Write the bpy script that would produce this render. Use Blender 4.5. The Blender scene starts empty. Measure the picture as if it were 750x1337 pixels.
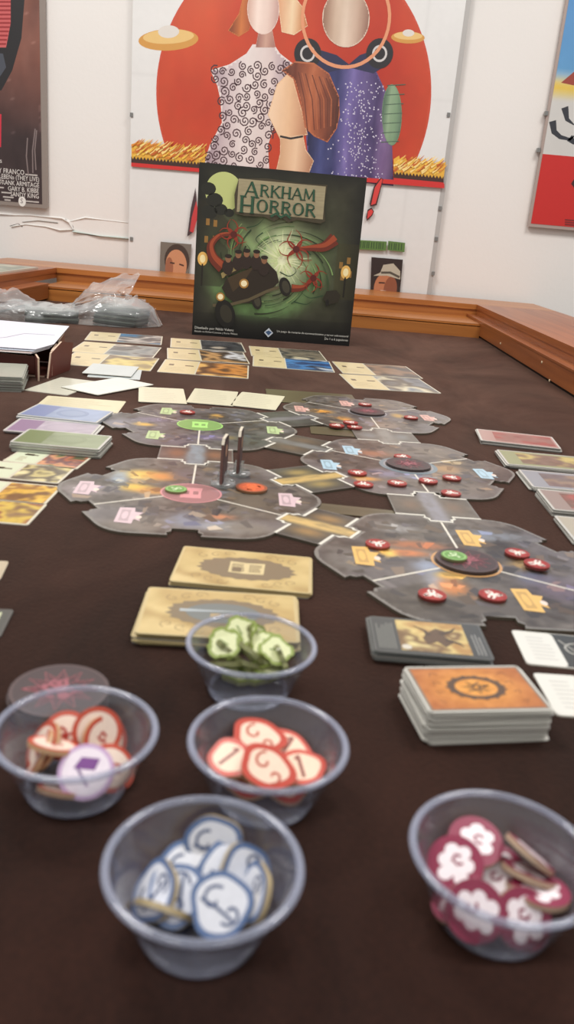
import bpy, math, random
import numpy as np
from mathutils import Vector, Matrix, Euler

# ------------------------------------------------------------------ camera, world, lights, exposure
SC = bpy.context.scene
COL = SC.collection
FPX, PITCH, ROLL, CAMH = 1063.29, math.radians(19.08), math.radians(5.007), 0.19804
_fw = Vector((0, math.cos(PITCH), -math.sin(PITCH)))
_rt0 = Vector((1, 0, 0)); _up0 = _rt0.cross(_fw)
_rt = _rt0 * math.cos(ROLL) + _up0 * math.sin(ROLL)
_up = _up0 * math.cos(ROLL) - _rt0 * math.sin(ROLL)
cam_d = bpy.data.cameras.new('camera'); cam = bpy.data.objects.new('camera', cam_d); COL.objects.link(cam)
cam_d.sensor_fit = 'VERTICAL'; cam_d.sensor_height = 36.0; cam_d.lens = 36.0 * FPX / 1337.0
cam_d.clip_start = 0.01; cam_d.clip_end = 50
m3 = Matrix((_rt, _up, -_fw)).transposed()
cam.matrix_world = Matrix.Translation((0, 0, CAMH)) @ m3.to_4x4()
cam_d.dof.use_dof = True; cam_d.dof.focus_distance = 1.25; cam_d.dof.aperture_fstop = 12.0
SC.camera = cam

SC.view_settings.view_transform = 'Standard'; SC.view_settings.look = 'None'
SC.view_settings.gamma = 1.0; SC.view_settings.use_curve_mapping = False
SC.view_settings.exposure = 0.0
w = bpy.data.worlds.new('world'); SC.world = w; w.use_nodes = True
w.node_tree.nodes['Background'].inputs[0].default_value = (1.0, 0.98, 0.955, 1)
w.node_tree.nodes['Background'].inputs[1].default_value = 0.52

def area_light(name, loc, target, sx, sy, power, color):
    d = bpy.data.lights.new(name, 'AREA'); d.shape = 'RECTANGLE'; d.size = sx; d.size_y = sy
    d.energy = power; d.color = color
    o = bpy.data.objects.new(name, d); COL.objects.link(o); o.location = loc
    o.rotation_euler = (Vector(target) - Vector(loc)).to_track_quat('-Z', 'Y').to_euler()
    return o
WARM = (1.0, 0.972, 0.935)
area_light('ceiling_panel_light', (-0.75, 1.0, 1.75), (-0.75, 1.15, 0), 0.6, 0.6, 27, WARM)
area_light('ceiling_panel_light', (0.85, 1.0, 1.75), (0.85, 1.15, 0), 0.6, 0.6, 20, WARM)
area_light('ceiling_panel_light', (-0.65, -0.9, 1.75), (-0.65, -0.8, 0), 0.6, 0.6, 6.5, WARM)
area_light('ceiling_panel_light', (0.75, -0.9, 1.75), (0.75, -0.8, 0), 0.6, 0.6, 6.5, WARM)

# ------------------------------------------------------------------ helpers
PI = math.pi
rng = random.Random(7)
def G(px, py, z=0.0):
    """point of the horizontal plane z seen at photograph pixel (px,py)"""
    d = _fw + _rt * ((px - 375) / FPX) - _up * ((py - 668.5) / FPX)
    t = (z - CAMH) / d.z
    return Vector((0, 0, CAMH)) + d * t
def WP(px, py, y):
    d = _fw + _rt * ((px - 375) / FPX) - _up * ((py - 668.5) / FPX)
    return Vector((0, 0, CAMH)) + d * (y / d.y)
def L(c):
    if isinstance(c, str):
        c = tuple(int(c[i:i + 2], 16) for i in (1, 3, 5))
    return tuple(((v / 255) / 12.92 if v / 255 <= 0.04045 else ((v / 255 + 0.055) / 1.055) ** 2.4) for v in c)
def np_lin(a):
    a = np.clip(a / 255.0, 0, 1)
    return np.where(a <= 0.04045, a / 12.92, ((a + 0.055) / 1.055) ** 2.4)

_hash = np.random.RandomState(3).rand(64, 64)
def vnoise(x, y, seed=0):
    x = np.asarray(x, float) + seed * 7.31; y = np.asarray(y, float) + seed * 3.77
    xi = np.floor(x).astype(int); yi = np.floor(y).astype(int); fx = x - xi; fy = y - yi
    fx = fx * fx * (3 - 2 * fx); fy = fy * fy * (3 - 2 * fy)
    h = lambda i, j: _hash[i % 64, j % 64]
    return (h(xi, yi) * (1 - fx) + h(xi + 1, yi) * fx) * (1 - fy) + (h(xi, yi + 1) * (1 - fx) + h(xi + 1, yi + 1) * fx) * fy
def fbm(x, y, seed=0, o=4):
    s = 0; a = 0.5
    for k in range(o):
        s = s + a * vnoise(x * 2 ** k, y * 2 ** k, seed + k); a *= 0.5
    return s / (1 - 0.5 ** o)

class MB:
    """collects shapes with a colour per vertex; build() links them as one mesh object"""
    def __init__(s): s.v = []; s.f = []; s.c = []; s.sm = []; s.mi = []; s.m = 0
    def add(s, vs, fs, col, smooth=False):
        b = len(s.v); s.v += [tuple(p) for p in vs]
        if len(vs) and isinstance(col, (list, np.ndarray)): s.c += [tuple(x) for x in col]
        else: s.c += [col] * len(vs)
        for f in fs: s.f.append([b + i for i in f]); s.sm.append(smooth); s.mi.append(s.m)
    def flat(s, pts, col, z=0.0):
        a = sum(pts[i][0] * pts[(i + 1) % len(pts)][1] - pts[(i + 1) % len(pts)][0] * pts[i][1] for i in range(len(pts)))
        if a < 0: pts = pts[::-1]
        s.add([(p[0], p[1], z) for p in pts], [list(range(len(pts)))], L(col) if not isinstance(col, tuple) or max(col) > 1 else col)
    def rect(s, x0, y0, x1, y1, col, z=0.0): s.flat([(x0, y0), (x1, y0), (x1, y1), (x0, y1)], col, z)
    def ell(s, cx, cy, rx, ry, col, z=0.0, n=28, rot=0):
        cr, sr = math.cos(rot), math.sin(rot)
        s.flat([(cx + rx * math.cos(t) * cr - ry * math.sin(t) * sr, cy + rx * math.cos(t) * sr + ry * math.sin(t) * cr)
                for t in [2 * PI * k / n for k in range(n)]], col, z)
    def ring(s, cx, cy, r0, r1, col, z=0.0, n=28):
        for k in range(n):
            a, b = 2 * PI * k / n, 2 * PI * (k + 1) / n
            s.flat([(cx + r0 * math.cos(a), cy + r0 * math.sin(a)), (cx + r1 * math.cos(a), cy + r1 * math.sin(a)),
                    (cx + r1 * math.cos(b), cy + r1 * math.sin(b)), (cx + r0 * math.cos(b), cy + r0 * math.sin(b))], col, z)
    def stroke(s, pts, wd, col, z=0.0, taper=False):
        n = len(pts); lft = []; rgt = []
        for i in range(n):
            a = pts[max(0, i - 1)]; b = pts[min(n - 1, i + 1)]
            dx, dy = b[0] - a[0], b[1] - a[1]; l = math.hypot(dx, dy) or 1
            ww = wd / 2 * ((1 - 0.85 * i / (n - 1)) if taper else 1)
            lft.append((pts[i][0] - dy / l * ww, pts[i][1] + dx / l * ww)); rgt.append((pts[i][0] + dy / l * ww, pts[i][1] - dx / l * ww))
        for i in range(n - 1): s.flat([lft[i], rgt[i], rgt[i + 1], lft[i + 1]], col, z)
    def text(s, body, x, y, size, col, z=0.0, align='LEFT', sx=1.0):
        cu = bpy.data.curves.new('t', 'FONT'); cu.body = body; cu.size = size; cu.align_x = align; cu.resolution_u = 2
        ob = bpy.data.objects.new('t', cu); COL.objects.link(ob)
        me = bpy.data.meshes.new_from_object(ob)
        s.add([(x + p.co.x * sx, y + p.co.y, z) for p in me.vertices], [list(p.vertices) for p in me.polygons], L(col))
        bpy.data.objects.remove(ob); bpy.data.curves.remove(cu); bpy.data.meshes.remove(me)
    def box(s, lo, hi, col):
        x0, y0, z0 = lo; x1, y1, z1 = hi
        v = [(x0, y0, z0), (x1, y0, z0), (x1, y1, z0), (x0, y1, z0), (x0, y0, z1), (x1, y0, z1), (x1, y1, z1), (x0, y1, z1)]
        s.add(v, [[0, 3, 2, 1], [4, 5, 6, 7], [0, 1, 5, 4], [1, 2, 6, 5], [2, 3, 7, 6], [3, 0, 4, 7]], L(col))
    def prism(s, pts, z0, z1, top, side, bottom=None):
        a = sum(pts[i][0] * pts[(i + 1) % len(pts)][1] - pts[(i + 1) % len(pts)][0] * pts[i][1] for i in range(len(pts)))
        if a < 0: pts = pts[::-1]
        n = len(pts)
        s.add([(p[0], p[1], z1) for p in pts], [list(range(n))], L(top))
        s.add([(p[0], p[1], z0) for p in pts], [list(range(n))[::-1]], L(bottom or side))
        s.add([(p[0], p[1], z0) for p in pts] + [(p[0], p[1], z1) for p in pts],
              [[i, (i + 1) % n, n + (i + 1) % n, n + i] for i in range(n)], L(side))
    def lathe(s, prof, col, n=64):
        m = len(prof); vs = []; fs = []
        for k in range(n):
            a = 2 * PI * k / n
            for r, z in prof: vs.append((r * math.cos(a), r * math.sin(a), z))
        for k in range(n):
            for i in range(m - 1):
                a, b = k * m + i, ((k + 1) % n) * m + i
                fs.append([a, b, b + 1, a + 1])
        s.add(vs, fs, L(col), True)
    def sheet(s, x0, y0, x1, y1, nx, ny, fn, z=0.0, inside=None):
        """fine grid whose vertex colours come from fn(X,Y)->(...,3) in 0..255"""
        X, Y = np.meshgrid(np.linspace(x0, x1, nx + 1), np.linspace(y0, y1, ny + 1))
        C = np_lin(fn(X, Y)).reshape(-1, 3)
        vs = np.stack([X.ravel(), Y.ravel(), np.full(X.size, z)], 1)
        ok = np.ones((ny, nx), bool)
        if inside is not None:
            I = inside(X, Y); ok = I[:-1, :-1] & I[1:, :-1] & I[:-1, 1:] & I[1:, 1:]
        fs = []
        for j in range(ny):
            for i in range(nx):
                if ok[j, i]:
                    a = j * (nx + 1) + i; fs.append([a, a + 1, a + nx + 2, a + nx + 1])
        s.add(vs.tolist(), fs, C)
    def mesh(s, name):
        me = bpy.data.meshes.new(name); me.from_pydata(s.v, [], s.f)
        ca = me.color_attributes.new('Col', 'FLOAT_COLOR', 'POINT')
        arr = np.ones((len(s.v), 4), np.float32)
        if s.v: arr[:, :3] = np.array(s.c, np.float32)
        ca.data.foreach_set('color', arr.ravel())
        me.polygons.foreach_set('use_smooth', s.sm); me.polygons.foreach_set('material_index', s.mi); me.update()
        return me
    def build(s, name, mats, parent=None, loc=(0, 0, 0), rot=(0, 0, 0), **kw):
        me = s.mesh(name)
        for m in (mats if isinstance(mats, (list, tuple)) else [mats]): me.materials.append(m)
        return link(name, me, parent, loc, rot, **kw)
def link(name, me, parent=None, loc=(0, 0, 0), rot=(0, 0, 0), label=None, cat=None, group=None, kind=None):
    o = bpy.data.objects.new(name, me); COL.objects.link(o); o.location = loc; o.rotation_euler = rot
    if parent: o.parent = parent
    if cat and not kind: kind = 'thing'
    for k, v in (('label', label), ('category', cat), ('group', group), ('kind', kind)):
        if v: o[k] = v
    return o
def empty(name, loc=(0, 0, 0), rz=0.0, **kw):
    o = link(name, None, None, loc, (0, 0, rz), **kw); o.empty_display_size = 0.02
    return o

# ------------------------------------------------------------------ materials
def nodemat(name):
    m = bpy.data.materials.new(name); m.use_nodes = True
    nt = m.node_tree; return m, nt, nt.nodes, nt.links, nt.nodes['Principled BSDF']
def mat_vc(name, rough=0.5, coat=0.0, coat_rough=0.15, grain=0.0, gscale=300, spec=0.5):
    m, nt, N, K, b = nodemat(name)
    a = N.new('ShaderNodeVertexColor'); a.layer_name = 'Col'
    b.inputs['Roughness'].default_value = rough; b.inputs['Coat Weight'].default_value = coat; b.inputs['Coat Roughness'].default_value = coat_rough
    b.inputs['Specular IOR Level'].default_value = spec
    if grain:
        tc = N.new('ShaderNodeTexCoord'); no = N.new('ShaderNodeTexNoise'); no.inputs['Scale'].default_value = gscale; no.inputs['Detail'].default_value = 3
        K.new(tc.outputs['Object'], no.inputs['Vector'])
        mr = N.new('ShaderNodeMapRange'); mr.inputs[3].default_value = 1 - grain; mr.inputs[4].default_value = 1 + grain
        K.new(no.outputs[0], mr.inputs[0])
        vm = N.new('ShaderNodeVectorMath'); vm.operation = 'SCALE'; K.new(a.outputs[0], vm.inputs[0]); K.new(mr.outputs[0], vm.inputs['Scale'])
        K.new(vm.outputs[0], b.inputs['Base Color'])
    else: K.new(a.outputs[0], b.inputs['Base Color'])
    return m
SLEEVE = mat_vc('sleeved_print', 0.38, 0.55, 0.22)
TILE = mat_vc('tile_print', 0.40, 0.6, 0.24, 0.10, 260)
CARDBOARD = mat_vc('cardboard_print', 0.6, 0.0, 0.2, 0.10, 500)
TOKEN = mat_vc('token_print', 0.45, 0.25, 0.25, 0.08, 500)
POSTER = mat_vc('poster_print', 0.45, 0.35, 0.18, 0.03, 60)
BOXPRINT = mat_vc('box_print', 0.45, 0.15, 0.3)
PAPER = mat_vc('paper', 0.7, 0, 0.2, 0.04, 200)

def mat_plain(name, col, rough=0.5, noise=0.0, nscale=20, bump=0.0, bscale=50, stretch=(1, 1, 1)):
    m, nt, N, K, b = nodemat(name); b.inputs['Roughness'].default_value = rough
    b.inputs['Base Color'].default_value = (*L(col), 1)
    tc = N.new('ShaderNodeTexCoord'); mp = N.new('ShaderNodeMapping'); mp.inputs['Scale'].default_value = stretch; K.new(tc.outputs['Object'], mp.inputs[0])
    if noise:
        no = N.new('ShaderNodeTexNoise'); no.inputs['Scale'].default_value = nscale; no.inputs['Detail'].default_value = 5; K.new(mp.outputs[0], no.inputs['Vector'])
        mx = N.new('ShaderNodeMix'); mx.data_type = 'RGBA'
        c = L(col); mx.inputs[6].default_value = (*[v * (1 - noise) for v in c], 1); mx.inputs[7].default_value = (*[min(1, v * (1 + noise)) for v in c], 1)
        K.new(no.outputs[0], mx.inputs[0]); K.new(mx.outputs[2], b.inputs['Base Color'])
    if bump:
        n2 = N.new('ShaderNodeTexNoise'); n2.inputs['Scale'].default_value = bscale; K.new(mp.outputs[0], n2.inputs['Vector'])
        bp = N.new('ShaderNodeBump'); bp.inputs['Strength'].default_value = bump; bp.inputs['Distance'].default_value = 0.002; K.new(n2.outputs[0], bp.inputs['Height']); K.new(bp.outputs[0], b.inputs['Normal'])
    return m
WALL = mat_plain('wall_paint', (232, 228, 224), 0.75, 0.03, 3, 0.15, 120)
FLOOR = mat_plain('floor_lino', (110, 100, 92), 0.6, 0.1, 6)

def mat_wood(name, c0, c1, axis):
    m, nt, N, K, b = nodemat(name)
    tc = N.new('ShaderNodeTexCoord'); mp = N.new('ShaderNodeMapping')
    mp.inputs['Scale'].default_value = (1.2, 30, 30) if axis == 'x' else (30, 1.2, 30)
    K.new(tc.outputs['Object'], mp.inputs[0])
    no = N.new('ShaderNodeTexNoise'); no.inputs['Scale'].default_value = 2.2; no.inputs['Detail'].default_value = 6; no.inputs['Distortion'].default_value = 0.6
    K.new(mp.outputs[0], no.inputs['Vector'])
    cr = N.new('ShaderNodeValToRGB'); e = cr.color_ramp.elements
    e[0].position = 0.28; e[0].color = (*L(c0), 1); e[1].position = 0.75; e[1].color = (*L(c1), 1)
    K.new(no.outputs[0], cr.inputs[0]); K.new(cr.outputs[0], b.inputs['Base Color'])
    b.inputs['Roughness'].default_value = 0.38; b.inputs['Coat Weight'].default_value = 0.25; b.inputs['Coat Roughness'].default_value = 0.2
    return m
WOODX = mat_wood('wood_long_x', (150, 88, 38), (192, 124, 60), 'x')
WOODY = mat_wood('wood_long_y', (126, 66, 30), (168, 98, 50), 'y')

def mat_cloth():
    m, nt, N, K, b = nodemat('brown_velvet')
    tc = N.new('ShaderNodeTexCoord')
    mp = N.new('ShaderNodeMapping'); mp.inputs['Scale'].default_value = (1.0, 0.55, 1); K.new(tc.outputs['Object'], mp.inputs[0])
    n1 = N.new('ShaderNodeTexNoise'); n1.inputs['Scale'].default_value = 9; n1.inputs['Detail'].default_value = 5; n1.inputs['Distortion'].default_value = 1.2
    K.new(mp.outputs[0], n1.inputs['Vector'])
    n2 = N.new('ShaderNodeTexNoise'); n2.inputs['Scale'].default_value = 420; n2.inputs['Detail'].default_value = 2; K.new(tc.outputs['Object'], n2.inputs['Vector'])
    ad = N.new('ShaderNodeMath'); ad.operation = 'MULTIPLY_ADD'; ad.inputs[1].default_value = 0.35; K.new(n2.outputs[0], ad.inputs[0]); K.new(n1.outputs[0], ad.inputs[2])
    cr = N.new('ShaderNodeValToRGB'); e = cr.color_ramp.elements
    e[0].position = 0.45; e[0].color = (*L((22, 11, 8)), 1); e[1].position = 0.9; e[1].color = (*L((50, 28, 21)), 1)
    K.new(ad.outputs[0], cr.inputs[0]); K.new(cr.outputs[0], b.inputs['Base Color'])
    b.inputs['Roughness'].default_value = 0.8; b.inputs['Specular IOR Level'].default_value = 0.12
    n3 = N.new('ShaderNodeTexNoise'); n3.inputs['Scale'].default_value = 4.5; n3.inputs['Detail'].default_value = 7; n3.inputs['Roughness'].default_value = 0.62; n3.inputs['Distortion'].default_value = 1.6
    K.new(mp.outputs[0], n3.inputs['Vector'])
    sw = N.new('ShaderNodeMapRange'); sw.inputs[1].default_value = 0.33; sw.inputs[2].default_value = 0.68; sw.inputs[3].default_value = 0.42; sw.inputs[4].default_value = 1.0
    K.new(n3.outputs[0], sw.inputs[0]); K.new(sw.outputs[0], b.inputs['Sheen Weight'])   # the nap lies in different directions
    b.inputs['Sheen Roughness'].default_value = 0.36; b.inputs['Sheen Tint'].default_value = (*L((206, 166, 146)), 1)
    bp = N.new('ShaderNodeBump'); bp.inputs['Strength'].default_value = 0.25; bp.inputs['Distance'].default_value = 0.001; K.new(n2.outputs[0], bp.inputs['Height']); K.new(bp.outputs[0], b.inputs['Normal'])
    return m
CLOTH = mat_cloth()

def mat_clear(name, tint, base, milky, gloss_rough=0.08):
    """thin clear plastic: mostly see-through, a fresnel gloss and a little milkiness"""
    m = bpy.data.materials.new(name); m.use_nodes = True; nt = m.node_tree; N = nt.nodes; K = nt.links; N.clear()
    out = N.new('ShaderNodeOutputMaterial'); tr = N.new('ShaderNodeBsdfTransparent'); tr.inputs[0].default_value = (*tint, 1)
    df = N.new('ShaderNodeBsdfPrincipled'); df.inputs['Base Color'].default_value = (*L(base), 1); df.inputs['Roughness'].default_value = 0.3
    gl = N.new('ShaderNodeBsdfGlossy'); gl.inputs['Roughness'].default_value = gloss_rough
    lw = N.new('ShaderNodeLayerWeight'); lw.inputs[0].default_value = 0.5
    pw = N.new('ShaderNodeMath'); pw.operation = 'POWER'; pw.inputs[1].default_value = 4.0; K.new(lw.outputs['Facing'], pw.inputs[0])
    fr = N.new('ShaderNodeMath'); fr.operation = 'MULTIPLY_ADD'; fr.inputs[1].default_value = 0.75; fr.inputs[2].default_value = 0.055; K.new(pw.outputs[0], fr.inputs[0])
    mr = N.new('ShaderNodeMapRange'); mr.inputs[3].default_value = milky; mr.inputs[4].default_value = min(1, milky * 3.2); K.new(lw.outputs['Facing'], mr.inputs[0])
    m1 = N.new('ShaderNodeMixShader'); K.new(mr.outputs[0], m1.inputs[0]); K.new(tr.outputs[0], m1.inputs[1]); K.new(df.outputs[0], m1.inputs[2])
    m2 = N.new('ShaderNodeMixShader'); K.new(fr.outputs[0], m2.inputs[0]); K.new(m1.outputs[0], m2.inputs[1]); K.new(gl.outputs[0], m2.inputs[2])
    K.new(m2.outputs[0], out.inputs[0]); return m
BOWLWALL = mat_clear('clear_bowl_plastic', (0.97, 0.975, 0.985), (176, 182, 204), 0.045)
BOWLRIM = mat_clear('clear_bowl_rim', (0.92, 0.93, 0.96), (176, 182, 204), 0.22, 0.05)
BAGMAT = mat_clear('clear_bag_film', (0.95, 0.96, 0.96), (225, 228, 228), 0.15, 0.14)
BASEMAT = mat_clear('clear_stand_plastic', (0.95, 0.96, 0.96), (215, 220, 220), 0.12, 0.05)
DARK = mat_plain('gap_shade', (26, 16, 12), 0.8)  # near-black colour standing in for the shade inside the rail gaps
SCREW = mat_plain('screw_metal', (215, 195, 160), 0.35)

# ------------------------------------------------------------------ the setting
WALLY = 2.33
def box_obj(name, lo, hi, m, parent=None, **kw):
    mb = MB(); mb.box(lo, hi, (200, 200, 200)); return mb.build(name, m, parent, **kw)
wall = box_obj('wall_back', (-3.2, WALLY, -0.75), (3.2, WALLY + 0.1, 2.0), WALL, kind='structure', label='white painted wall behind the table hung with posters')
box_obj('floor', (-3.2, -2.0, -0.8), (3.2, WALLY + 0.1, -0.75), FLOOR, kind='structure', label='grey floor under the table')
# peeling plaster ridge of the wall at the left
mb = MB()
def ridge(pts, wd, ht, col):
    n = len(pts); vs = []; fs = []
    for i, (px, py) in enumerate(pts):
        c = WP(px, py, WALLY); ww = wd * (0.5 + rng.random())
        vs += [(c.x, WALLY, c.z + ww), (c.x + rng.uniform(-.004, .004), WALLY - ht * (0.5 + rng.random()), c.z + ww * rng.uniform(-.4, .4)), (c.x, WALLY, c.z - ww)]
    for i in range(n - 1):
        for k in (0, 1): fs.append([i * 3 + k, i * 3 + k + 1, i * 3 + k + 4, i * 3 + k + 3])
    mb.add(vs, fs, L(col))
ridge([(0, 279), (20, 281), (40, 281), (60, 283), (80, 285), (92, 290), (97, 300)], 0.003, 0.005, (225, 222, 218))
ridge([(15, 296), (35, 293), (60, 296), (80, 301), (97, 300)], 0.002, 0.004, (222, 219, 214))
ridge([(96, 302), (112, 305), (130, 308), (150, 310), (170, 312)], 0.0025, 0.006, (190, 200, 194))
ridge([(92, 289), (110, 284), (135, 287), (168, 291)], 0.002, 0.003, (228, 226, 222))
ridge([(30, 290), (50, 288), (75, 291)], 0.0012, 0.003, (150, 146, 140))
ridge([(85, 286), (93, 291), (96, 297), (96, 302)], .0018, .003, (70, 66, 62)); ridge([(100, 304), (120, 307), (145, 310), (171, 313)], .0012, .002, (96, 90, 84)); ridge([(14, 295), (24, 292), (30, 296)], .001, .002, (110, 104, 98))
mb.build('trim_1', PAPER, kind='structure', label='peeling white plaster ridge on the wall under the dark poster')

# ------------------------------------------------------------------ game table
ZT = 0.062
table = empty('game_table', (0, 0.85, -0.75), label='wooden gaming table with brown velvet top sunk inside stepped wooden rails', cat='table')
TO = Vector((0, 0.85, -0.75))
def tpart(name, lo, hi, m, parent=table, **kw):
    off = TO
    mb = MB(); mb.box([a - b for a, b in zip(lo, off)], [a - b for a, b in zip(hi, off)], (200, 200, 200))
    return mb.build(name, m, parent, **kw)
XL, XR, YB, YF = -0.585, 0.402, 1.90, -0.42
tpart('velvet_top', (-0.72, YF, -0.02), (0.52, 2.06, 0.0), CLOTH, label='dark brown velvet playing surface')
# back rail
tpart('rail_board', (XL - .02, YB, 0.0), (XR, YB + 0.05, 0.0245), WOODX)
tpart('rail_board', (XL - .02, YB + 0.004, 0.0265), (XR + .0, 2.082, 0.031), WOODX)
tpart('rail_gap_shade', (XL - .02, YB + 0.012, 0.0245), (XR, YB + 0.05, 0.0265), DARK)
tpart('rail_board', (-0.62, 2.08, 0.0), (0.424, 2.10, 0.058), WOODX)
tpart('rail_cap', (-0.82, 2.076, 0.050), (0.62, 2.305, ZT), WOODX)
# right rail
tpart('rail_board', (XR, YF, 0.005), (XR + 0.02, YB + 0.18, 0.034), WOODY)
tpart('rail_gap_shade', (XR + 0.004, YF, 0.0), (XR + 0.02, YB + 0.18, 0.005), DARK)  # dark block painted as the shadow under the raised rail board
tpart('rail_board', (XR - 0.001, YF, 0.0345), (XR + 0.03, YB + 0.18, 0.038), WOODY)
tpart('rail_board', (XR + 0.022, YF, 0.038), (XR + 0.05, 2.082, 0.058), WOODY)
tpart('rail_cap', (XR + 0.020, YF, 0.050), (0.62, 2.0745, ZT), WOODY)
for px, py in ((613, 427), (654, 448.5), (708, 473), (718, 497)):
    p = WP(px, py, 1.0); d = (p - Vector((0, 0, CAMH))); t = XR / d.x; q = Vector((0, 0, CAMH)) + d * t
    mb = MB(); mb.lathe([(0.0, 0.0012), (0.002, 0.001), (0.0026, 0)], (215, 195, 160), 12)
    mb.build('screw_head', SCREW, table, q - TO, (0, -PI / 2, 0))
# left rail
tpart('rail_board', (XL - 0.02, YF, 0.005), (XL, YB - 0.001, 0.034), WOODY)
tpart('rail_gap_shade', (XL - 0.02, YF, 0.0), (XL - 0.006, YB - .001, 0.005), DARK)  # shadow under the left board, likewise put in as a dark block
tpart('rail_board', (XL - 0.05, YF, 0.0345), (XL + 0.001, YB + 0.003, 0.038), WOODY)
tpart('rail_board', (XL - 0.06, YF, 0.038), (XL - 0.035, 2.082, 0.058), WOODY)
tpart('rail_cap', (-0.82, YF, 0.050), (XL - 0.033, 2.0745, ZT), WOODY)
for x in (-0.74, 0.50):
    for y in (-0.3, 2.1):
        tpart('leg', (x - 0.04, y - 0.04, -0.75), (x + 0.04, y + 0.04, -0.022 if y < 2 else 0.0499), WOODX)

# ------------------------------------------------------------------ posters
def poster_frame(px_corner_bl, px_br, top_z, y):
    a = WP(*px_corner_bl, y); b = WP(*px_br, y); return a, b
PY = WALLY - 0.0165
def pl(px, py, o):   # photograph pixel on the poster plane -> poster-local 2D
    p = WP(px, py, PY); return (p.x - o.x, p.z - o.z)

# --- centre poster: white sheet, red disc (a plain stand-in for the artwork)
o = WP(375, 300, PY); po = (o.x, PY, o.z)
x0 = pl(171, 150, o)[0]; x1 = pl(587, 210, o)[0]
zb = pl(300, 430, o)[1]; zt = 1.0 - o.z
poster = empty('poster', po, label='large white poster with a red disc and flame strip behind the game box', cat='poster')
mb = MB(); mb.box((x0, 0.0005, zb), (x1, 0.011, zt), (178, 175, 172)); mb.build('backing_board', POSTER, poster)
UP = (PI / 2, 0, 0)
art = MB(); Z = [0.0]
def nz():
    Z[0] += 0.00003; return Z[0]
def reset(): Z[0] = 0.0001
reset()
def pp(*pts): return [pl(x, y, o) for x, y in pts]
def papr(X, Y):
    n = fbm(X * 9, Y * 9, 1); fold = np.minimum(np.abs(np.sin(X * 9.0 + .4)), np.abs(np.sin(Y * 6.3 + 1.0)))
    b = 226 + 8 * (n - .5) - 5 * (fold < 0.02)
    return np.stack([b, b - 1, b - 3], -1)
art.sheet(x0, zb, x1 - 0.012, zt, 110, 150, papr, nz())
cx, cy = pl(383, 130, o); rr = (pl(563, 130, o)[0] - pl(203, 130, o)[0]) / 2
_a, _b = pl(172, 214, o), pl(580, 248, o)
def above(X, Y): return Y > _a[1] + (X - _a[0]) * (_b[1] - _a[1]) / (_b[0] - _a[0]) + .004
def disc_in(X, Y): return ((X - cx) ** 2 + (Y - cy) ** 2 < rr * rr) & above(X, Y)
_pts = [(cx + rr * math.cos(k * PI / 60), cy + rr * math.sin(k * PI / 60)) for k in range(120)]
art.flat([p for p in _pts if above(*p)], (200, 72, 44), nz())
def disc_c(X, Y):
    n = fbm(X * 5 + 3, Y * 2, 4); n2 = fbm(X * 30, Y * 30, 9, 2)
    return np.stack([188 + 50 * (n - .5) + 12 * (n2 - .5), 52 + 70 * (n - .45), 24 + 40 * (n - .45)], -1)
art.sheet(cx - rr, cy - rr, cx + rr, cy + rr, 110, 110, disc_c, nz(), disc_in)
def in_px(poly):
    f = pip_np([pl(x, y, o) for x, y in poly]); return f
def pip_np(poly):
    def f(X, Y):
        ins = np.zeros(X.shape, bool); j = len(poly) - 1
        for i in range(len(poly)):
            (xa, ya), (xb, yb) = poly[i], poly[j]
            ins ^= ((ya > Y) != (yb > Y)) & (X < (xb - xa) * (Y - ya) / (yb - ya + 1e-12) + xa); j = i
        return ins
    return f
def shade(poly, cols, nx=44, ny=44, amp=14, fr=14, seed=1):
    """a printed shape filled with a soft run of ink colours from left to right"""
    P2 = [pl(x, y, o) for x, y in poly]; xs = [p[0] for p in P2]; ys = [p[1] for p in P2]; cs = np.array(cols, float)
    art.flat(P2, tuple(int(v) for v in cs[len(cs) // 2]), nz())
    def fn(X, Y):
        k = np.clip((X - min(xs)) / (max(xs) - min(xs)) + .10 * (fbm(X * fr, Y * fr * .4, seed) - .5), 0, .999) * (len(cs) - 1); i = k.astype(int); f = (k - i)[..., None]
        return cs[i] * (1 - f) + cs[np.minimum(i + 1, len(cs) - 1)] * f + amp * 2 * (fbm(X * fr * 4, Y * fr, seed + 3) - .5)[..., None]
    art.sheet(min(xs), min(ys), max(xs), max(ys), nx, ny, fn, nz(), pip_np(P2))
def oval(px, py, rx, ry, n=30): return [(px + rx * math.cos(2 * PI * k / n), py + ry * math.sin(2 * PI * k / n)) for k in range(n)]
# saucers
for a, s_, t in (((220, 52), 1.0, .12), ((533, 49), .55, .05)):
    c = pl(*a, o); k = 0.076 * s_
    art.ell(c[0], c[1], k, .024 * s_, (208, 150, 70), nz(), rot=t); art.ell(c[0], c[1] + .007 * s_, k * .85, .016 * s_, (228, 190, 120), nz(), rot=t)
    art.ell(c[0], c[1] + .018 * s_, k * .35, .014 * s_, (220, 214, 206), nz(), rot=t)
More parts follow.
